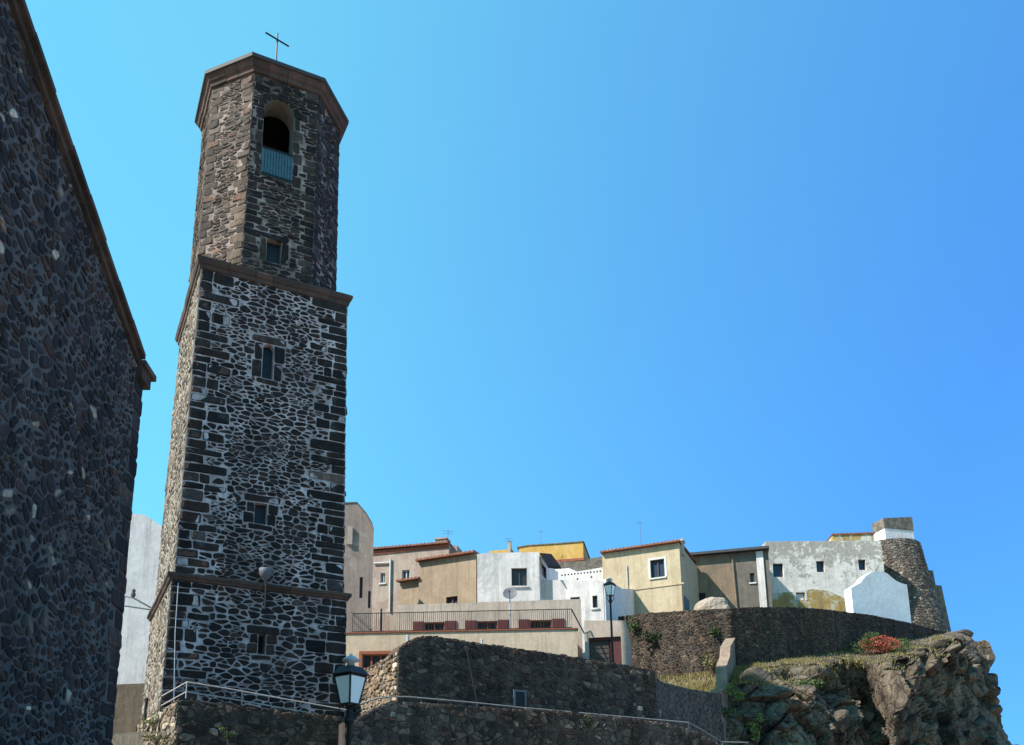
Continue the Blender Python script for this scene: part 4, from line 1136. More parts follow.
# ================================================================ upper retaining wall
ups = [(618, 617, 44.4), (640, 614, 43.4), (665, 612, 42.4), (700, 610, 41.4), (730, 608.5, 40.9), (755, 607.5, 41.4), (785, 607, 42.3), (820, 609, 43.7), (870, 615, 46.4), (910, 623, 49.0), (948, 633, 52.0)]
UW = Path([P(*q).xy for q in ups])
uz_ = [UW.uz(q[0], q[1]) for q in ups]
def interp(tab):
    xs_ = [a for a, b in tab]
    def f(u):
        i = min(max(bisect.bisect_right(xs_, u) - 1, 0), len(tab) - 2)
        t_ = (u - xs_[i]) / (xs_[i + 1] - xs_[i]); return tab[i][1] + (tab[i + 1][1] - tab[i][1]) * t_
    return f
uw_top = interp([(UW.u[i], P(*q).z) for i, q in enumerate(ups)])
def path_wall(name, label, S, top, zb, m_back, pal, m_st, size, asp, gap, relief, seedv, thick=.5, cat='wall', rounds=1, parts=None, u0=0, u1=None, zs=None, batter=0.0, cap=True):
    u1 = S.L if u1 is None else u1
    q = S.pt((u0 + u1) / 2, zb, -thick / 2); t = thing(name, label, cat, (q.x, q.y, zb))
    f3 = lambda u, z, h=0.0: S.pt(u, z, h + batter * (top(u) - z))
    n = max(6, int((u1 - u0) / .35)); mb = MB(); A, B, C, Dd = [], [], [], []
    for i in range(n + 1):
        u = u0 + (u1 - u0) * i / n; z = top(u)
        A.append(f3(u, zb)); B.append(f3(u, z)); C.append(S.pt(u, z, -thick)); Dd.append(S.pt(u, zb, -thick))
    w = n + 1; fs = []
    for i in range(n):
        for k in range(3): fs.append((k * w + i, k * w + i + 1, (k + 1) * w + i + 1, (k + 1) * w + i))
    fs += [(0, w, 2 * w, 3 * w), (n, 3 * w + n, 2 * w + n, w + n)]
    mb.add(A + B + C + Dd, fs); mb.build('wall_core', M[m_back], t)
    fc = MB(); rg = random.Random(seedv)
    zmax = max(top(u0 + (u1 - u0) * i / 60) for i in range(61))
    stones(fc, rg, f3, u0, u1, zb if zs is None else zs, zmax, size, asp, gap, relief, pal, top=top, rounds=rounds, drop=.15, jit=.46, gapvar=.8)
    if cap:                                   # rough stones along the crest
        u = u0
        while u < u1 - .1:
            L = rg.uniform(.16, .36) * (size / .3); v = min(u + L, u1); hh = rg.uniform(.004, .03); z0_ = min(top(u), top(v)) - .05
            c_ = pick(rg, pal); i0 = len(fc.v)
            a_ = [S.pt(u + .02, z0_, -thick * .9), S.pt(v - .02, z0_, -thick * .9), S.pt(v - .02, z0_, .01), S.pt(u + .02, z0_, .01)]
            tz = [top(u), top(v), top(v), top(u)]
            b2 = [Vector((p.x, p.y, zz + hh + rg.uniform(-.015, .015))) for p, zz in zip(a_, tz)]
            fc.add([a_[3], a_[2], a_[1], a_[0], b2[3], b2[2], b2[1], b2[0]], [(4, 5, 6, 7), (0, 1, 5, 4), (1, 2, 6, 5), (2, 3, 7, 6), (3, 0, 4, 7)], c_)
            u = v
    fc.build('stone_facing', M[m_st], t)
    return t
path_wall('retaining_wall', 'long curved brown stone retaining wall below the castle, above the cliff', UW, uw_top, 8.0, 'mortar_brown', UPPER, 'wall_stone', .21, 1.5, .026, .028, 91, .6, 'retaining wall')

# ================================================================ bastion wall (middle ground)
a0 = P(397, 700, 24.0); azf, azs = 65.3, -24.7
dF = Vector((math.sin(R(azf)), math.cos(R(azf)))); dS = Vector((math.sin(R(azs)), math.cos(R(azs))))
c0 = a0.xy
LF = Path([c0, c0 + dF * 10]).uz(655, 672)[0]
side0 = c0 + dS * 4.5
rad = .35
pts = [side0, c0 + dS * .04]
S_SIDE = Path([side0, c0])
S_FRONT = Path([c0, c0 + dF * LF])
corner_arc = []
zpx = [(397, 650), (400, 647.5), (405, 643.5), (412, 639.5), (420, 637), (428, 636.3), (440, 637), (470, 642), (500, 646.5), (540, 652), (580, 658), (620, 664.5), (652, 671)]
tabF = [S_FRONT.uz(*q) for q in zpx]; tabF[0] = (0.0, tabF[0][1]); tabF[-1] = (LF, tabF[-1][1])
bastion = path_wall('bastion_wall', 'dark rough stone bastion wall with a rounded high left shoulder in the middle ground', S_FRONT, interp(tabF), 2.0, 'mortar_dark', DARKWALL, 'wall_stone', .24, 1.4, .026, .03, 101, .9, 'wall', 1, zs=4.0)
zS = tabF[0][1]
tb = MB(); S_SIDE = Path([side0, c0 - dS * 0.0])
fr_ = [(0, 2.0), (S_SIDE.L - .003, 2.0), (S_SIDE.L - .003, zS - .02), (0, zS - .1)]
f = [S_SIDE.pt(u, z, .0) for u, z in fr_]; k = [S_SIDE.pt(u, z, -1.2) for u, z in fr_]
side_t = MB(); side_t.add(f + k, [(0, 1, 2, 3), (7, 6, 5, 4)] + [(i, 4 + i, 4 + (i + 1) % 4, (i + 1) % 4) for i in range(4)])
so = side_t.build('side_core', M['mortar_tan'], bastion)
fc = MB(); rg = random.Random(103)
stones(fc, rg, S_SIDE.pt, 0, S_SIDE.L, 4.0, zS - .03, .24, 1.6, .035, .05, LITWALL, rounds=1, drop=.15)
fc.build('stone_facing', M['wall_stone'], so)
# hatch in the bastion
r = rect_on(S_FRONT, 514, 692.5, 523, 706.5)
hp = thing('hatch', 'small grey framed dark metal hatch let into the bastion wall', 'hatch', tuple(S_FRONT.pt((r[0] + r[1]) / 2, r[2], .08)))
mb = MB()
for (x0, x1, z0, z1) in ((r[0] - .06, r[0], r[2], r[3]), (r[1], r[1] + .06, r[2], r[3]), (r[0] - .06, r[1] + .06, r[3] + .002, r[3] + .06)): mb.slab(S_FRONT, x0, x1, z0, z1, 0, .11)
mb.build('frame', M['dish_grey'], hp)
mb = MB(); mb.slab(S_FRONT, r[0] + .003, r[1] - .003, r[2], r[3] - .003, 0, .09); mb.build('door', M['iron'], hp)
# pole leaning on the bastion
a, b = S_FRONT.uz(465, 649), S_FRONT.uz(475.5, 702)
mb = MB(); mb.tube([S_FRONT.pt(a[0], a[1], .1), S_FRONT.pt(b[0], b[1] - .5, .3)], .026); tag(mb.build('leaning_pole', M['iron']), 'thin dark pole leaning against the bastion wall above the handrail', 'pole')
# little posts on its crest
for k, (x, y, yb, lab) in enumerate(((413, 633.5, 641, 'short pale post on the rounded shoulder of the bastion wall'), (488, 637.5, 647, 'short pale post on the bastion crest in front of the double shutters'))):
    a = S_FRONT.uz(x, y); b = S_FRONT.uz(x, yb); mb = MB(); p = S_FRONT.pt(a[0], b[1] - .3, -.4)
    mb.lathe((p.x, p.y, p.z), [(.035, 0), (.035, a[1] - b[1] + .3), (.042, a[1] - b[1] + .31), (.03, a[1] - b[1] + .34)], 10); tag(mb.build('post', M['grey_paint']), lab, 'post', 'posts on the bastion crest')

# ================================================================ lower terrace wall with handrail
SL = Path([S_FRONT.pt(-1.95, 0, 1.7).xy, S_FRONT.pt(LF - .5, 0, 1.7).xy, S_FRONT.pt(LF + 3, 0, 1.2).xy])
lpx = [(345, 722), (357, 718.5), (370, 711), (380, 706), (391, 702.5), (420, 703), (477, 706.5), (520, 709), (560, 711.5), (620, 717.5), (680, 725.5), (700, 734), (722, 747), (760, 770)]
tabL = [SL.uz(*q) for q in lpx]
path_wall('terrace_wall', 'lower grey stone terrace wall carrying a long pipe handrail, bottom centre', SL, interp(tabL), 1.0, 'mortar_dark', [(tuple(x * 1.15 for x in c), w) for c, w in DARKWALL], 'wall_stone', .23, 1.3, .026, .03, 111, .5, 'wall', 1, u0=tabL[0][0], u1=tabL[-1][0], zs=2.5)
wk = MB()                                     # walkway between the two walls
wk_pts = [S_FRONT.pt(-1.5, 0, 1.3), S_FRONT.pt(LF, 0, 1.3), S_FRONT.pt(LF, 0, -.2), S_FRONT.pt(-1.5, 0, -.2)]
zz_ = interp(tabL)
wk.hexa([Vector((p.x, p.y, 2.0)) for p in wk_pts] + [Vector((p.x, p.y, zz)) for p, zz in zip(wk_pts, (tabL[4][1] - .5, tabL[9][1] - .3, tabL[9][1] - .3, tabL[4][1] - .5))])
tag(wk.build('walkway', M['concrete']), kind='structure')
def pipe_rail(name, label, pts, r, m, posts=(), drop=.45, second=None):
    t = thing(name, label, 'handrail', tuple(pts[len(pts) // 2]))
    mb = MB(); mb.tube(pts, r, 8); mb.build('top_rail', M[m], t)
    if second: mb = MB(); mb.tube([p - Vector((0, 0, second)) for p in pts], r, 8); mb.build('lower_rail', M[m], t)
    for p in posts: mb = MB(); mb.tube([p, p - Vector((0, 0, drop))], r * .9, 6); mb.build('post', M[m], t)
def onwall(S, pxs, off): return [S.pt(*S.uz(x, y, off), off) for x, y in pxs]
hp_ = onwall(SL, [(358, 705), (375, 699), (391, 696.5), (410, 697), (477, 703), (520, 707.5), (560, 711), (620, 716.5), (688, 722.5), (700, 729), (722, 742), (748, 742.5)], -.25)
pipe_rail('pipe_handrail', 'long grey pipe handrail along the crest of the lower terrace wall', hp_, .02, 'dull_rail', [hp_[i] for i in (2, 4, 6, 8, 10)], .35)

# ================================================================ podium wall under the tower
pc = P(177, 715, 23.8)
SPF = Path([pc.xy, (pc.x + te.x * 5.6, pc.y + te.y * 5.6)]); SPS = Path([P(138, 715, 25.6).xy, pc.xy])
zp = [SPF.uz(*q) for q in ((177, 699), (230, 705), (290, 711), (349, 719))]; zp[0] = (0, zp[0][1]); zp[-1] = (5.6, zp[-1][1])
pod = path_wall('podium_wall', 'low dark stone podium wall at the foot of the bell tower, with a double rail', SPF, interp(zp), 1.0, 'mortar_dark', DARKWALL, 'wall_stone', .24, 1.3, .03, .03, 121, 1.2, 'wall', zs=2.5)
mb = MB(); zt_ = zp[0][1]
SL_ = SPS.L; fr_ = [(0, 1.0), (SL_ - .003, 1.0), (SL_ - .003, zt_ - .02), (0, zt_ - .45)]
f = [SPS.pt(u, z, 0) for u, z in fr_]; k = [SPS.pt(u, z, -1.0) for u, z in fr_]
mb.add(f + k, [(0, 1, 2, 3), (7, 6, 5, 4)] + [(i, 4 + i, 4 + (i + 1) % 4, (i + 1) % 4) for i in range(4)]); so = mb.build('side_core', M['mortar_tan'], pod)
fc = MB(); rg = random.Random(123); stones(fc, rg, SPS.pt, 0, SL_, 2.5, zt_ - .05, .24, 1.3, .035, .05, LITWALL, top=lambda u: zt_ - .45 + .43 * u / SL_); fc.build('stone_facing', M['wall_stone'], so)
rp = onwall(SPF, [(187, 682), (230, 689), (290, 700), (347, 710)], -.15)
back_ = P(162, 696, 24.4)
pipe_rail('double_rail', 'pale double pipe railing on the podium wall in front of the bell tower', [back_] + rp, .019, 'rail_paint', [rp[0], rp[0].lerp(rp[-1], .33), rp[0].lerp(rp[-1], .66)], .45, .27)
# dark downpipe in the lit strip left of the tower foot
a = face(-te)[0](.9, 6.9, .06); mb = MB(); mb.tube([face(-te)[0](-.9, 6.4, .05), face(-te)[0](-.9, 4.2, .05)], .05); tag(mb.build('downpipe', M['iron']), 'dark short downpipe at the sunlit foot of the bell tower', 'pipe')
mb = MB(); S = Path([P(100, 735, 26).xy, P(152, 735, 25.0).xy]); mb.slab(S, -3, S.L, 1.0, P(130, 733, 25.5).z, -2.5, 0)
tag(mb.build('low_garden_wall', M['concrete']), 'low dark wall top between the church corner and the tower foot', 'wall')

# ================================================================ plain wall and stepped parapet at right
SQ = Path([P(648, 690, S_FRONT.pt(LF, 0).y + .1).xy, P(722, 700, 36.3).xy])
tq = [SQ.uz(*q) for q in ((648, 670), (662, 682), (690, 689), (722, 694))]; tq[0] = (0, tq[0][1]); tq[-1] = (SQ.L, tq[-1][1])
path_wall('plain_wall', 'plain weathered grey wall linking the bastion to the stepped parapet', SQ, interp(tq), 1.0, 'concrete', [(tuple(x * .8 for x in c), w) for c, w in DARKWALL], 'wall_stone', .3, 1.4, .05, .008, 131, .4, 'wall', 1, cap=False, zs=4.0)
A, B = P(712, 700, 36.6), P(728, 660, 40.8)
SP = Path([(A.x, A.y), (B.x, B.y)])
sp = thing('stepped_parapet', 'short stepped parapet with sunlit coping climbing to the retaining wall', 'parapet', (A.x, A.y, 4))
SPp = Path([B.xy, A.xy])                      # its lit face looks left
L = SP.L
zs_ = [P(717, 692, 36.6).z, P(721, 672, 38).z, P(723, 665, 38.2).z, P(727, 660, 39.3).z, P(729, 645, 39.5).z, P(735, 640, 40.7).z]
prof = [(0, zs_[0]), (L * .30, zs_[0] + .25), (L * .38, zs_[2] - .15), (L * .60, zs_[3]), (L * .68, zs_[4] - .2), (L, zs_[5])]
mass('wall', SPp, [(L - u, z) for u, z in prof][::-1], [], M['step_stone'], sp, .34, 4.0)
cp = MB()
for (a, b), (c, d) in zip(prof, prof[1:]):
    q = [SPp.pt(L - a, b + .003, .06), SPp.pt(L - c, d + .003, .06), SPp.pt(L - c, d + .003, -.39), SPp.pt(L - a, b + .003, -.39)]; cp.hexa(q + [v + Vector((0, 0, .09)) for v in q])
cp.build('coping', M['step_stone'], sp)

# ================================================================ cliff
rows = [
 [(618, 680, 44.2), (680, 676, 42.0), (735, 668, 40.6), (785, 660, 41.9), (850, 650, 45.1), (900, 641, 48.2), (945, 633, 51.6), (957, 631, 52.6)],
 [(618, 690, 41.0), (680, 693, 40.2), (740, 676, 38.9), (790, 667, 39.8), (852, 661, 43.6), (893, 658, 43.0), (940, 641, 49.4), (972, 640, 52.0)],
 [(618, 700, 39.8), (680, 702, 39.2), (738, 686, 38.3), (792, 679, 38.9), (857, 672, 44.0), (895, 668, 41.6), (945, 652, 48.0), (984, 660, 51.4)],
 [(618, 720, 39.0), (680, 715, 38.6), (738, 702, 37.9), (795, 700, 38.2), (866, 695, 44.0), (896, 692, 41.0), (948, 688, 47.6), (985, 688, 51.0)],
 [(618, 745, 38.0), (680, 740, 37.6), (738, 732, 37.0), (800, 730, 37.6), (880, 724, 43.6), (897, 722, 41.0), (952, 716, 46.8), (999, 715, 50.4)],
 [(618, 790, 37.0), (680, 785, 36.8), (740, 780, 36.4), (805, 775, 37.0), (888, 765, 42.2), (905, 762, 41.6), (960, 756, 46.0), (1016, 752, 49.6)],
 [(618, 850, 36.0), (680, 850, 35.8), (745, 850, 35.4), (812, 850, 36.0), (895, 850, 40.5), (920, 850, 40.6), (975, 850, 44.5), (1060, 850, 48.0)],
 [(618, 910, 35), (680, 910, 35), (745, 910, 34.6), (815, 910, 35), (900, 910, 39), (925, 910, 39.4), (985, 910, 43.5), (1090, 910, 47)],
]
G = [[P(*q) for q in r_] for r_ in rows]
for r_ in G:
    e_ = r_[-1]; r_.append(e_ + Vector((-.8, 5, -.4))); r_.append(e_ + Vector((-5, 13, -.6)))
for q in G[-1]: q.z = -.6
def cr1(p, t):
    n = len(p) - 1; x = min(max(t, 0), n - 1e-6); i = int(x); f = x - i
    a, b, c, d = p[max(i - 1, 0)], p[i], p[i + 1], p[min(i + 2, n)]
    s_ = lambda u, v: u.lerp(v, f)
    m1, m2 = (c - a) * .35, (d - b) * .35
    f2, f3_ = f * f, f * f * f
    return b * (2 * f3_ - 3 * f2 + 1) + m1 * (f3_ - 2 * f2 + f) + c * (-2 * f3_ + 3 * f2) + m2 * (f3_ - f2)
NU, NV = 420, 250
grid = []
for j in range(NV + 1):
    v = (len(G) - 1) * j / NV
    rowp = [cr1([G[r_][k] for r_ in range(len(G))], v) for k in range(len(G[0]))]
    grid.append([cr1(rowp, (len(rowp) - 1) * i / NU) for i in range(NU + 1)])
def hsh(p, k): return noise.cell(Vector((p.x * 7.31 + k * 13.7, p.y * 5.17 - k * 3.1, p.z * 9.73 + k)))
_rot = Matrix.Rotation(R(38), 3, 'Y')         # the beds of the rock dip to the right
def facet(p, sc, amp, tilt, k, stretch=1.0):
    w = _rot @ p; w = Vector((w.x * sc / stretch, w.y * sc, w.z * sc)) + noise.noise_vector(p * sc * .8 + Vector((k, k, 0))) * .05
    d, pts_ = noise.voronoi(w, distance_metric='DISTANCE', exponent=2.5)
    c = pts_[0]; h0 = noise.noise(c * 3.1 + Vector((k, 0, 0))) * 1.5
    tl = noise.noise_vector(c * 2.3 + Vector((0, k, 0)))
    return amp * (h0 + tilt * tl.dot(w - c)) - amp * .6 * max(0, .07 - (d[1] - d[0])) / .07
cl = MB(); vs = []
for j in range(NV + 1):
    for i in range(NU + 1):
        p = grid[j][i]
        du = grid[j][min(i + 1, NU)] - grid[j][max(i - 1, 0)]; dv = grid[min(j + 1, NV)][i] - grid[max(j - 1, 0)][i]
        nm = du.cross(dv); nm = -nm.normalized() if nm.length > 1e-9 else Vector((0, -1, 0))
        if nm.y > 0 and i < NU * .7: nm = -nm
        edge = min(1, j / 34) * (.3 + .7 * min(1, max(0, (j - 28)) / 30)) * min(1, max(.15, (i / NU * (len(G[0]) - 1) - 1.5) / .7)) * (1 - .45 * min(1, max(0, i / NU * (len(G[0]) - 1) - 5.6)))
        smooth_ = max(0, 1 - abs(i / NU * (len(G[0]) - 1) - 4.5) / .62)   # the one clean slab
        dsp = (facet(p, .40, .85, 3.0, 1.0, 1.3) + facet(p, .95, .32, 3.0, 5.0, 1.5)) * (1 - .88 * smooth_) + facet(p, 2.4, .10, 2.6, 9.0, 1.2) * (1 - .6 * smooth_) + .02 * noise.fractal(p * 4, .8, 2.1, 4)
        fi_ = i / NU * (len(G[0]) - 1); kk = min(1, max(0, (fi_ - 6.3) / 1.0))
        nm = (Vector((.30, -.93, .2)) * (1 - kk) + nm * kk).normalized()
        vs.append(p + nm * dsp * edge + Vector((0, 0, .06 * noise.noise(p * 1.7))))
w = NU + 1
cl.add(vs, [(j * w + i, (j + 1) * w + i, (j + 1) * w + i + 1, j * w + i + 1) for j in range(NV) for i in range(NU)])
cliff = tag(cl.build('cliff', M['rock']), kind='structure')
cliff_v = vs

# terraces of the hill behind the walls
def prism(name, pts, zb, zt, m):
    mb = MB(); n = len(pts)
    mb.add([(x, y, zb) for x, y in pts] + [(x, y, zt) for x, y in pts], [tuple(range(n))[::-1], tuple(range(n, 2 * n))] + [(i, (i + 1) % n, n + (i + 1) % n, n + i) for i in range(n)])
    return tag(mb.build(name, m), kind='structure')
pp = [UW.pt(UW.L * k / 14, 0, -.45) for k in range(15)]
zmin = min(uw_top(UW.L * k / 20) for k in range(21))
e_ = pp[-1]
prism('hill', [(p.x, p.y) for p in pp] + [(e_.x - 1, e_.y + 4), (30, 75), (-10, 80), (-30, 70), (-22, 50), (0, 48.8)], -1, zmin - .35, M['earth'])
bp = [S_FRONT.pt(.3, 0, -.7), S_FRONT.pt(LF - .3, 0, -.7)]
prism('terrace', [(bp[0].x, bp[0].y), (bp[1].x, bp[1].y), (SQ.p[1].x - .5, SQ.p[1].y + 1), (pp[2].x, pp[2].y + .5), (0, 49.5), (-14, 46), (-12, 36), (side0.x + .6, side0.y)], -1, 7.2, M['earth'])

# boulders along the ledge
def boulder(p, sx, sy, sz, seedv, label, m='rock'):
    rg = random.Random(seedv); mb = MB(); nU, nV = 22, 12; vs = []
    pl = [(Vector((rg.gauss(0, 1), rg.gauss(0, 1), rg.gauss(0, .8))).normalized(), rg.uniform(.42, .75)) for _ in range(9)]
    for j in range(nV + 1):
        for i in range(nU):
            th = 2 * math.pi * i / nU; ph = math.pi * (j / nV - .5)
            v = Vector((math.cos(th) * math.cos(ph), math.sin(th) * math.cos(ph), math.sin(ph)))
            r_ = min([1.0] + [d_ / max(v.dot(n_), 1e-3) for n_, d_ in pl if v.dot(n_) > 0]); v = v * (r_ + .03 * noise.noise(v * 3 + Vector((seedv, 0, 0))))
            vs.append(p + Vector((v.x * sx, v.y * sy, v.z * sz)))
    mb.add(vs, [(j * nU + i, j * nU + (i + 1) % nU, (j + 1) * nU + (i + 1) % nU, (j + 1) * nU + i) for j in range(nV) for i in range(nU)])
    return tag(mb.build('boulder', M[m]), label, 'boulder', 'boulders on the cliff')
boulder(P(758, 679, 38.2), .75, .6, .55, 1, 'squarish pale boulder at the left end of the grassy ledge')
boulder(P(806, 695, 37.9), .62, .6, .45, 2, 'pale pinkish boulder jutting from the cliff under the green plants')
boulder(P(978, 655, 51.5), .9, .9, 1.0, 3, 'dark boulder on the skyline of the cliff, upper right')
boulder(P(962, 635, 52.4), .8, .7, .35, 4, 'flat dark boulder at the cliff top beside the castle foot')
boulder(P(990, 709, 50.2), .75, .9, .4, 5, 'dark ledge-like boulder projecting against the sky at the lower right')
boulder(P(981, 680, 51.0), .7, .8, 1.1, 6, 'upright dark boulder in the middle of the cliff skyline')
boulder(P(838, 722, 39.8), .8, .7, .6, 7, 'grey rounded boulder low on the shaded cliff face')

# ================================================================ plants
def leaves(mb, rg, c, rx, ry, rz, n, size, up=0.0, tone=(.55, 1.25), shell=.5):
    lumps = [(Vector((rg.gauss(0, .45), rg.gauss(0, .45), rg.gauss(.1, .4))), rg.uniform(.35, .6)) for _ in range(7)]
    for _ in range(n):
        l, r_ = rg.choice(lumps); d = Vector((rg.gauss(0, 1), rg.gauss(0, 1), rg.gauss(0, 1))).normalized() * r_ * rg.uniform(shell, 1) + l
        if d.z < -.4: d.z *= -.3
        p = c + Vector((d.x * rx, d.y * ry, d.z * rz))
        a = Vector((rg.gauss(0, 1), rg.gauss(0, 1), rg.gauss(0, 1) + up)).normalized(); b = a.cross(Vector((rg.gauss(0, 1), rg.gauss(0, 1), rg.gauss(0, 1)))).normalized()
        s_ = size * rg.uniform(.6, 1.4); k = rg.uniform(*tone)
        mb.add([p - a * s_, p + b * s_ * .4, p + a * s_, p - b * s_ * .4], [(0, 1, 2, 3)], (k, k, k))
def shrub(p, rx, ry, rz, n, size, m, label, seedv, group, name='shrub', cat='shrub'):
    rg = random.Random(seedv); t = thing(name, label, cat, tuple(p), group); mb = MB()
    leaves(mb, rg, p + Vector((0, 0, rz * .4)), rx, ry, rz, n, size, .3); mb.build('foliage', M[m], t)
    st = MB()
    for k in range(4): st.tube([p + Vector((0, 0, -.2)), p + Vector((rg.uniform(-.4, .4) * rx, rg.uniform(-.4, .4) * ry, rz * .6))], .02, 5, .008)
    st.build('stem', M['wood'], t)
    return t
q = P(878, 656, 44.6)
rg = random.Random(5)
t = thing('red_flower_bush', 'low bush covered with red flowers on the sunlit cliff ledge', 'flowering bush', tuple(q))
mb = MB(); leaves(mb, rg, q + Vector((0, 0, .15)), 1.45, .65, .85, 3600, .045, .4); mb.build('foliage', M['leaf'], t)
mb = MB(); leaves(mb, rg, q + Vector((.08, -.08, .34)), 1.35, .6, .7, 2300, .042, .5, (.5, 1.3), .75); mb.build('blossom', M['flower'], t)
ps = [
 (P(716, 636, 41.0), .32, .25, .3, 260, .07, 'leaf', 'green shrub rooted in the upper left of the retaining wall', 21),
 (P(633, 632, 43.4), .35, .3, .35, 300, .06, 'leaf', 'bright green shrub growing where the retaining wall meets the garage', 22),
 (P(648, 642, 42.8), .5, .35, .5, 420, .07, 'leaf_dark', 'dark shrub hanging on the shaded retaining wall near the garage', 23),
 (P(812, 688, 38.4), .8, .5, .35, 700, .06, 'leaf', 'spreading green plant above the pale pinkish boulder', 25),
 (P(738, 700, 37.2), .45, .4, .4, 420, .06, 'leaf_light', 'light green plant at the foot of the stepped parapet', 26),
 (P(727, 717, 36.4), .5, .4, .35, 380, .06, 'leaf', 'green weed below the stepped parapet beside the handrail end', 27),
 (P(712, 672, 40.2), .35, .3, .7, 420, .06, 'grass', 'tall yellow-green weed against the retaining wall left of the stepped parapet', 28),
 (P(575, 738, 24.6), .7, .3, .45, 1500, .035, 'leaf_dark', 'dark green shrub growing on the lower terrace wall, bottom centre', 29),
 (P(757, 741, 36.6), .35, .3, .55, 360, .06, 'leaf_light', 'light green plant at the bottom beside the right end of the handrail', 30),
 (P(790, 743, 37.0), .4, .3, .4, 360, .06, 'grass', 'yellowish plant at the bottom of the rocks right of the handrail', 31),
 (P(152, 726, 24.6), .3, .25, .22, 500, .028, 'leaf_light', 'green weed at the sunlit foot of the bell tower', 32),
 (P(158, 743, 23.9), .5, .3, .22, 600, .028, 'grass', 'dry yellow weed on the low wall beside the podium wall', 33),
 (P(229, 738, 23.6), .22, .16, .2, 300, .028, 'leaf', 'small green weed rooted in the podium wall', 34),
 (P(668, 700, 31.4), .5, .4, .4, 360, .06, 'leaf_dark', 'dark weed growing against the plain wall below its crest', 35),
]
for p, rx, ry, rz, n, s_, m, lab, sd in ps: shrub(p, rx, ry, rz, n, s_, m, lab, sd, 'wild plants on the walls and rocks')
# grass on the ledges
def blade_patch(mb, rg, p, n, h, spread):
    for _ in range(n):
        b = p + Vector((rg.gauss(0, spread), rg.gauss(0, spread * .7), -.05)); hh = h * rg.uniform(.4, 1.3)
        l = Vector((rg.gauss(0, .35), rg.gauss(0, .35), 1)).normalized() * hh; w_ = Vector((rg.uniform(-1, 1), rg.uniform(-1, 1), 0)).normalized() * .018
        k = rg.uniform(.6, 1.5); mb.add([b - w_, b + w_, b + l], [(0, 1, 2)], (k * 1.05, k, k * rg.uniform(.7, 1)))
mb = MB(); rg = random.Random(77)
for j in range(2, 84):
    for i in range(0, int(NU * .66)):
        p = vs[j * w + i] if False else cliff_v[j * (NU + 1) + i]
        nb = cliff_v[(j + 1) * (NU + 1) + i] - p; ns = cliff_v[j * (NU + 1) + i + 1] - p
        nn = nb.cross(ns)
        if nn.length < 1e-9: continue
        up_ = abs(nn.normalized().z)
        dens = noise.noise(p * .7) + .42
        fi = i / NU * (len(G[0]) - 1)
        if fi > 3.7: dens -= .25
        if up_ > .55 and rg.random() < .34 * max(0, dens) + .05: blade_patch(mb, rg, p, 10, .16 if fi > 2 else .22, .12)
tag(mb.build('grass', M['grass']), 'dry yellow-green grass on the ledges below the retaining wall', 'grass', kind='stuff')

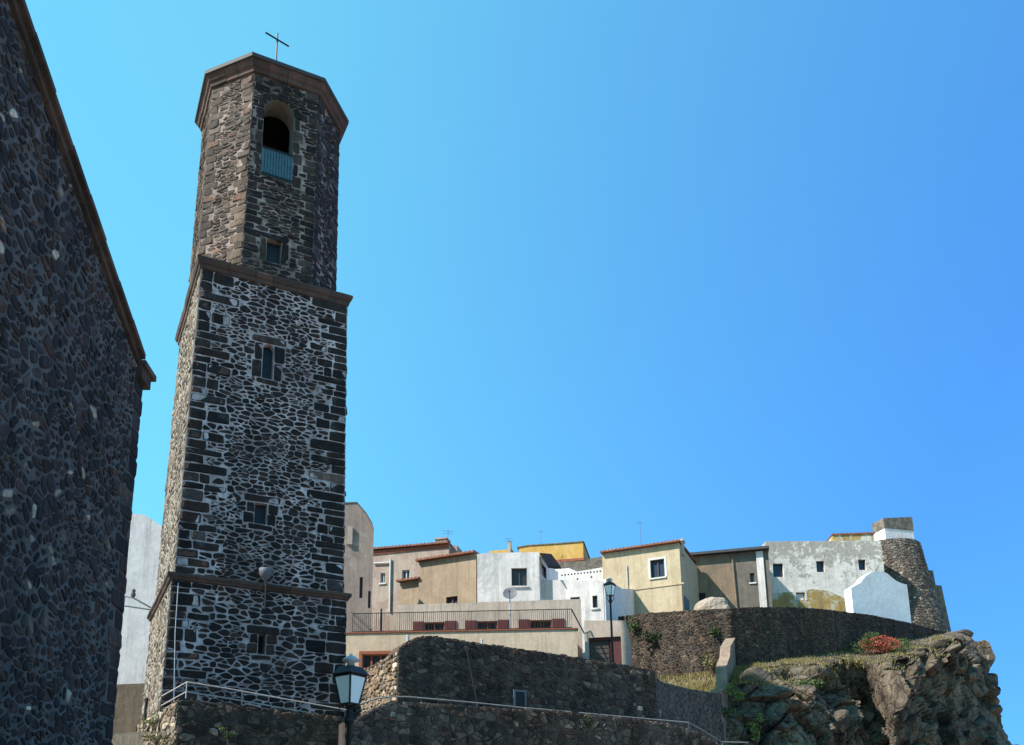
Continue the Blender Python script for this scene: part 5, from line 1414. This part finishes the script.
# ================================================================ street lamps
def lamp(loc, label, rz, H=4.25):
    t = thing('street_lamp', label, 'street lamp', loc, 'black lantern street lamps'); x, y, z = loc
    mb = MB(); hL = H - .79
    mb.lathe(loc, [(.17, 0), (.17, .12), (.13, .16), (.12, .5), (.14, .55), (.10, .62), (.075, .8), (.052, 1.2), (.05, 1.9), (.066, 1.93), (.066, 2.0), (.045, 2.05), (.036, hL - .25), (.07, hL - .22), (.08, hL - .17), (.055, hL - .12), (.05, hL - .04), (.03, hL)], 16)
    mb.build('post', M['black_metal'], t, True)
    fr = MB(); zb_, zt_ = hL + .05, hL + .455; rb_, rt_ = .13, .225
    cs = [(math.cos(R(45 + 90 * k) + rz), math.sin(R(45 + 90 * k) + rz)) for k in range(4)]
    for cx, cy in cs: fr.tube([(x + cx * rb_, y + cy * rb_, z + zb_), (x + cx * rt_, y + cy * rt_, z + zt_)], .014, 6)
    for k in range(4):
        a, b = cs[k], cs[(k + 1) % 4]
        for r_, zz, th in ((rb_, zb_, .014), (rt_, zt_, .018)): fr.tube([(x + a[0] * r_, y + a[1] * r_, z + zz), (x + b[0] * r_, y + b[1] * r_, z + zz)], th, 6)
    fr.build('lantern_frame', M['black_metal'], t)
    for k in range(4):
        a, b = cs[k], cs[(k + 1) % 4]; g_ = MB(); i_ = .97
        q = [Vector((x + a[0] * rb_ * i_, y + a[1] * rb_ * i_, z + zb_ + .01)), Vector((x + b[0] * rb_ * i_, y + b[1] * rb_ * i_, z + zb_ + .01)), Vector((x + b[0] * rt_ * i_, y + b[1] * rt_ * i_, z + zt_ - .01)), Vector((x + a[0] * rt_ * i_, y + a[1] * rt_ * i_, z + zt_ - .01))]
        n_ = (q[1] - q[0]).cross(q[2] - q[0]).normalized() * .004
        g_.hexa([v - n_ for v in q] + [v + n_ for v in q]); g_.build('glass_pane', M['lamp_glass'], t)
    cap = MB(); pr = [(.262, zt_ + .015), (.266, zt_ + .028), (.18, zt_ + .12), (.155, zt_ + .135), (.10, zt_ + .145)]
    rot_ = rz
    vs_ = []
    for r_, zz in pr: vs_ += [(x + cx * r_, y + cy * r_, z + zz) for cx, cy in cs]
    cap.add(vs_, [(4 * i + k, 4 * i + (k + 1) % 4, 4 * i + 4 + (k + 1) % 4, 4 * i + 4 + k) for i in range(len(pr) - 1) for k in range(4)] + [(0, 3, 2, 1), (16, 17, 18, 19)]); cap.build('lantern_roof', M['lamp_roof'], t)
    fi = MB(); fi.lathe(loc, [(.06, zt_ + .15), (.055, zt_ + .20), (.13, zt_ + .225), (.125, zt_ + .24), (.08, zt_ + .28), (.03, zt_ + .30), (.012, zt_ + .33)], 14); fi.build('finial', M['grey_paint'], t, True)
    bu = MB(); bu.lathe(loc, [(.035, zb_), (.045, zb_ + .12), (.05, zb_ + .3), (.03, zb_ + .36)], 10); bu.build('bulb', M['white_frame'], t, True)
    sc = MB()
    for k in range(4):
        c_ = cs[k]; pts_ = [(x + c_[0] * r_, y + c_[1] * r_, z + zz) for r_, zz in ((.05, hL - .16), (.11, hL - .12), (.15, hL - .04), (.13, hL + .04), (.10, hL + .06), (.08, hL + .02))]; sc.tube(pts_, .011, 6)
    sc.build('scroll_bracket', M['black_metal'], t)
    return t
def copy_thing(o, loc, label):
    c = o.copy(); col.objects.link(c); c.location = loc; c['label'] = label
    for ch in o.children:
        k = ch.copy(); col.objects.link(k); k.parent = c
    return c
lp = P(350, 653.5, 12.6)
near_lamp = lamp((lp.x + .015, lp.y, 0), 'nearer black street lamp, its glass lantern in front of the foot of the bell tower', R(52), lp.z)
fp = P(609.5, 577.5, 33.6)
copy_thing(near_lamp, (fp.x, fp.y, fp.z - lp.z), 'distant slim black street lamp standing by the garage door')

# ================================================================ aerials on the roofs
def aerial(px, py0, py1, D, n, label, arm=.5):
    a, b = P(px, py1, D), P(px, py0, D); b = Vector((a.x, a.y, b.z)); mb = MB(); mb.tube([a - Vector((0, 0, .4)), b], .014, 6)
    for k in range(n):
        zz = b.z - .12 - k * .16; mb.tube([(a.x - arm * (1 - .15 * k), a.y, zz), (a.x + arm * (1 - .15 * k), a.y + .1, zz)], .012, 5)
    tag(mb.build('aerial', M['dish_grey']), label, 'aerial', 'roof aerials')
aerial(448, 529, 545, 50.5, 2, 'thin aerial on the roof of the rose house beside its chimney', .35)
aerial(541, 530, 546, 60.5, 1, 'thin aerial mast in front of the ochre house', .2)
aerial(641, 521, 545, 51.5, 1, 'tall thin aerial above the middle of the cream house roof', .2)
aerial(509, 537, 549, 59.5, 2, 'small aerial on the post of the ochre parapet', .3)
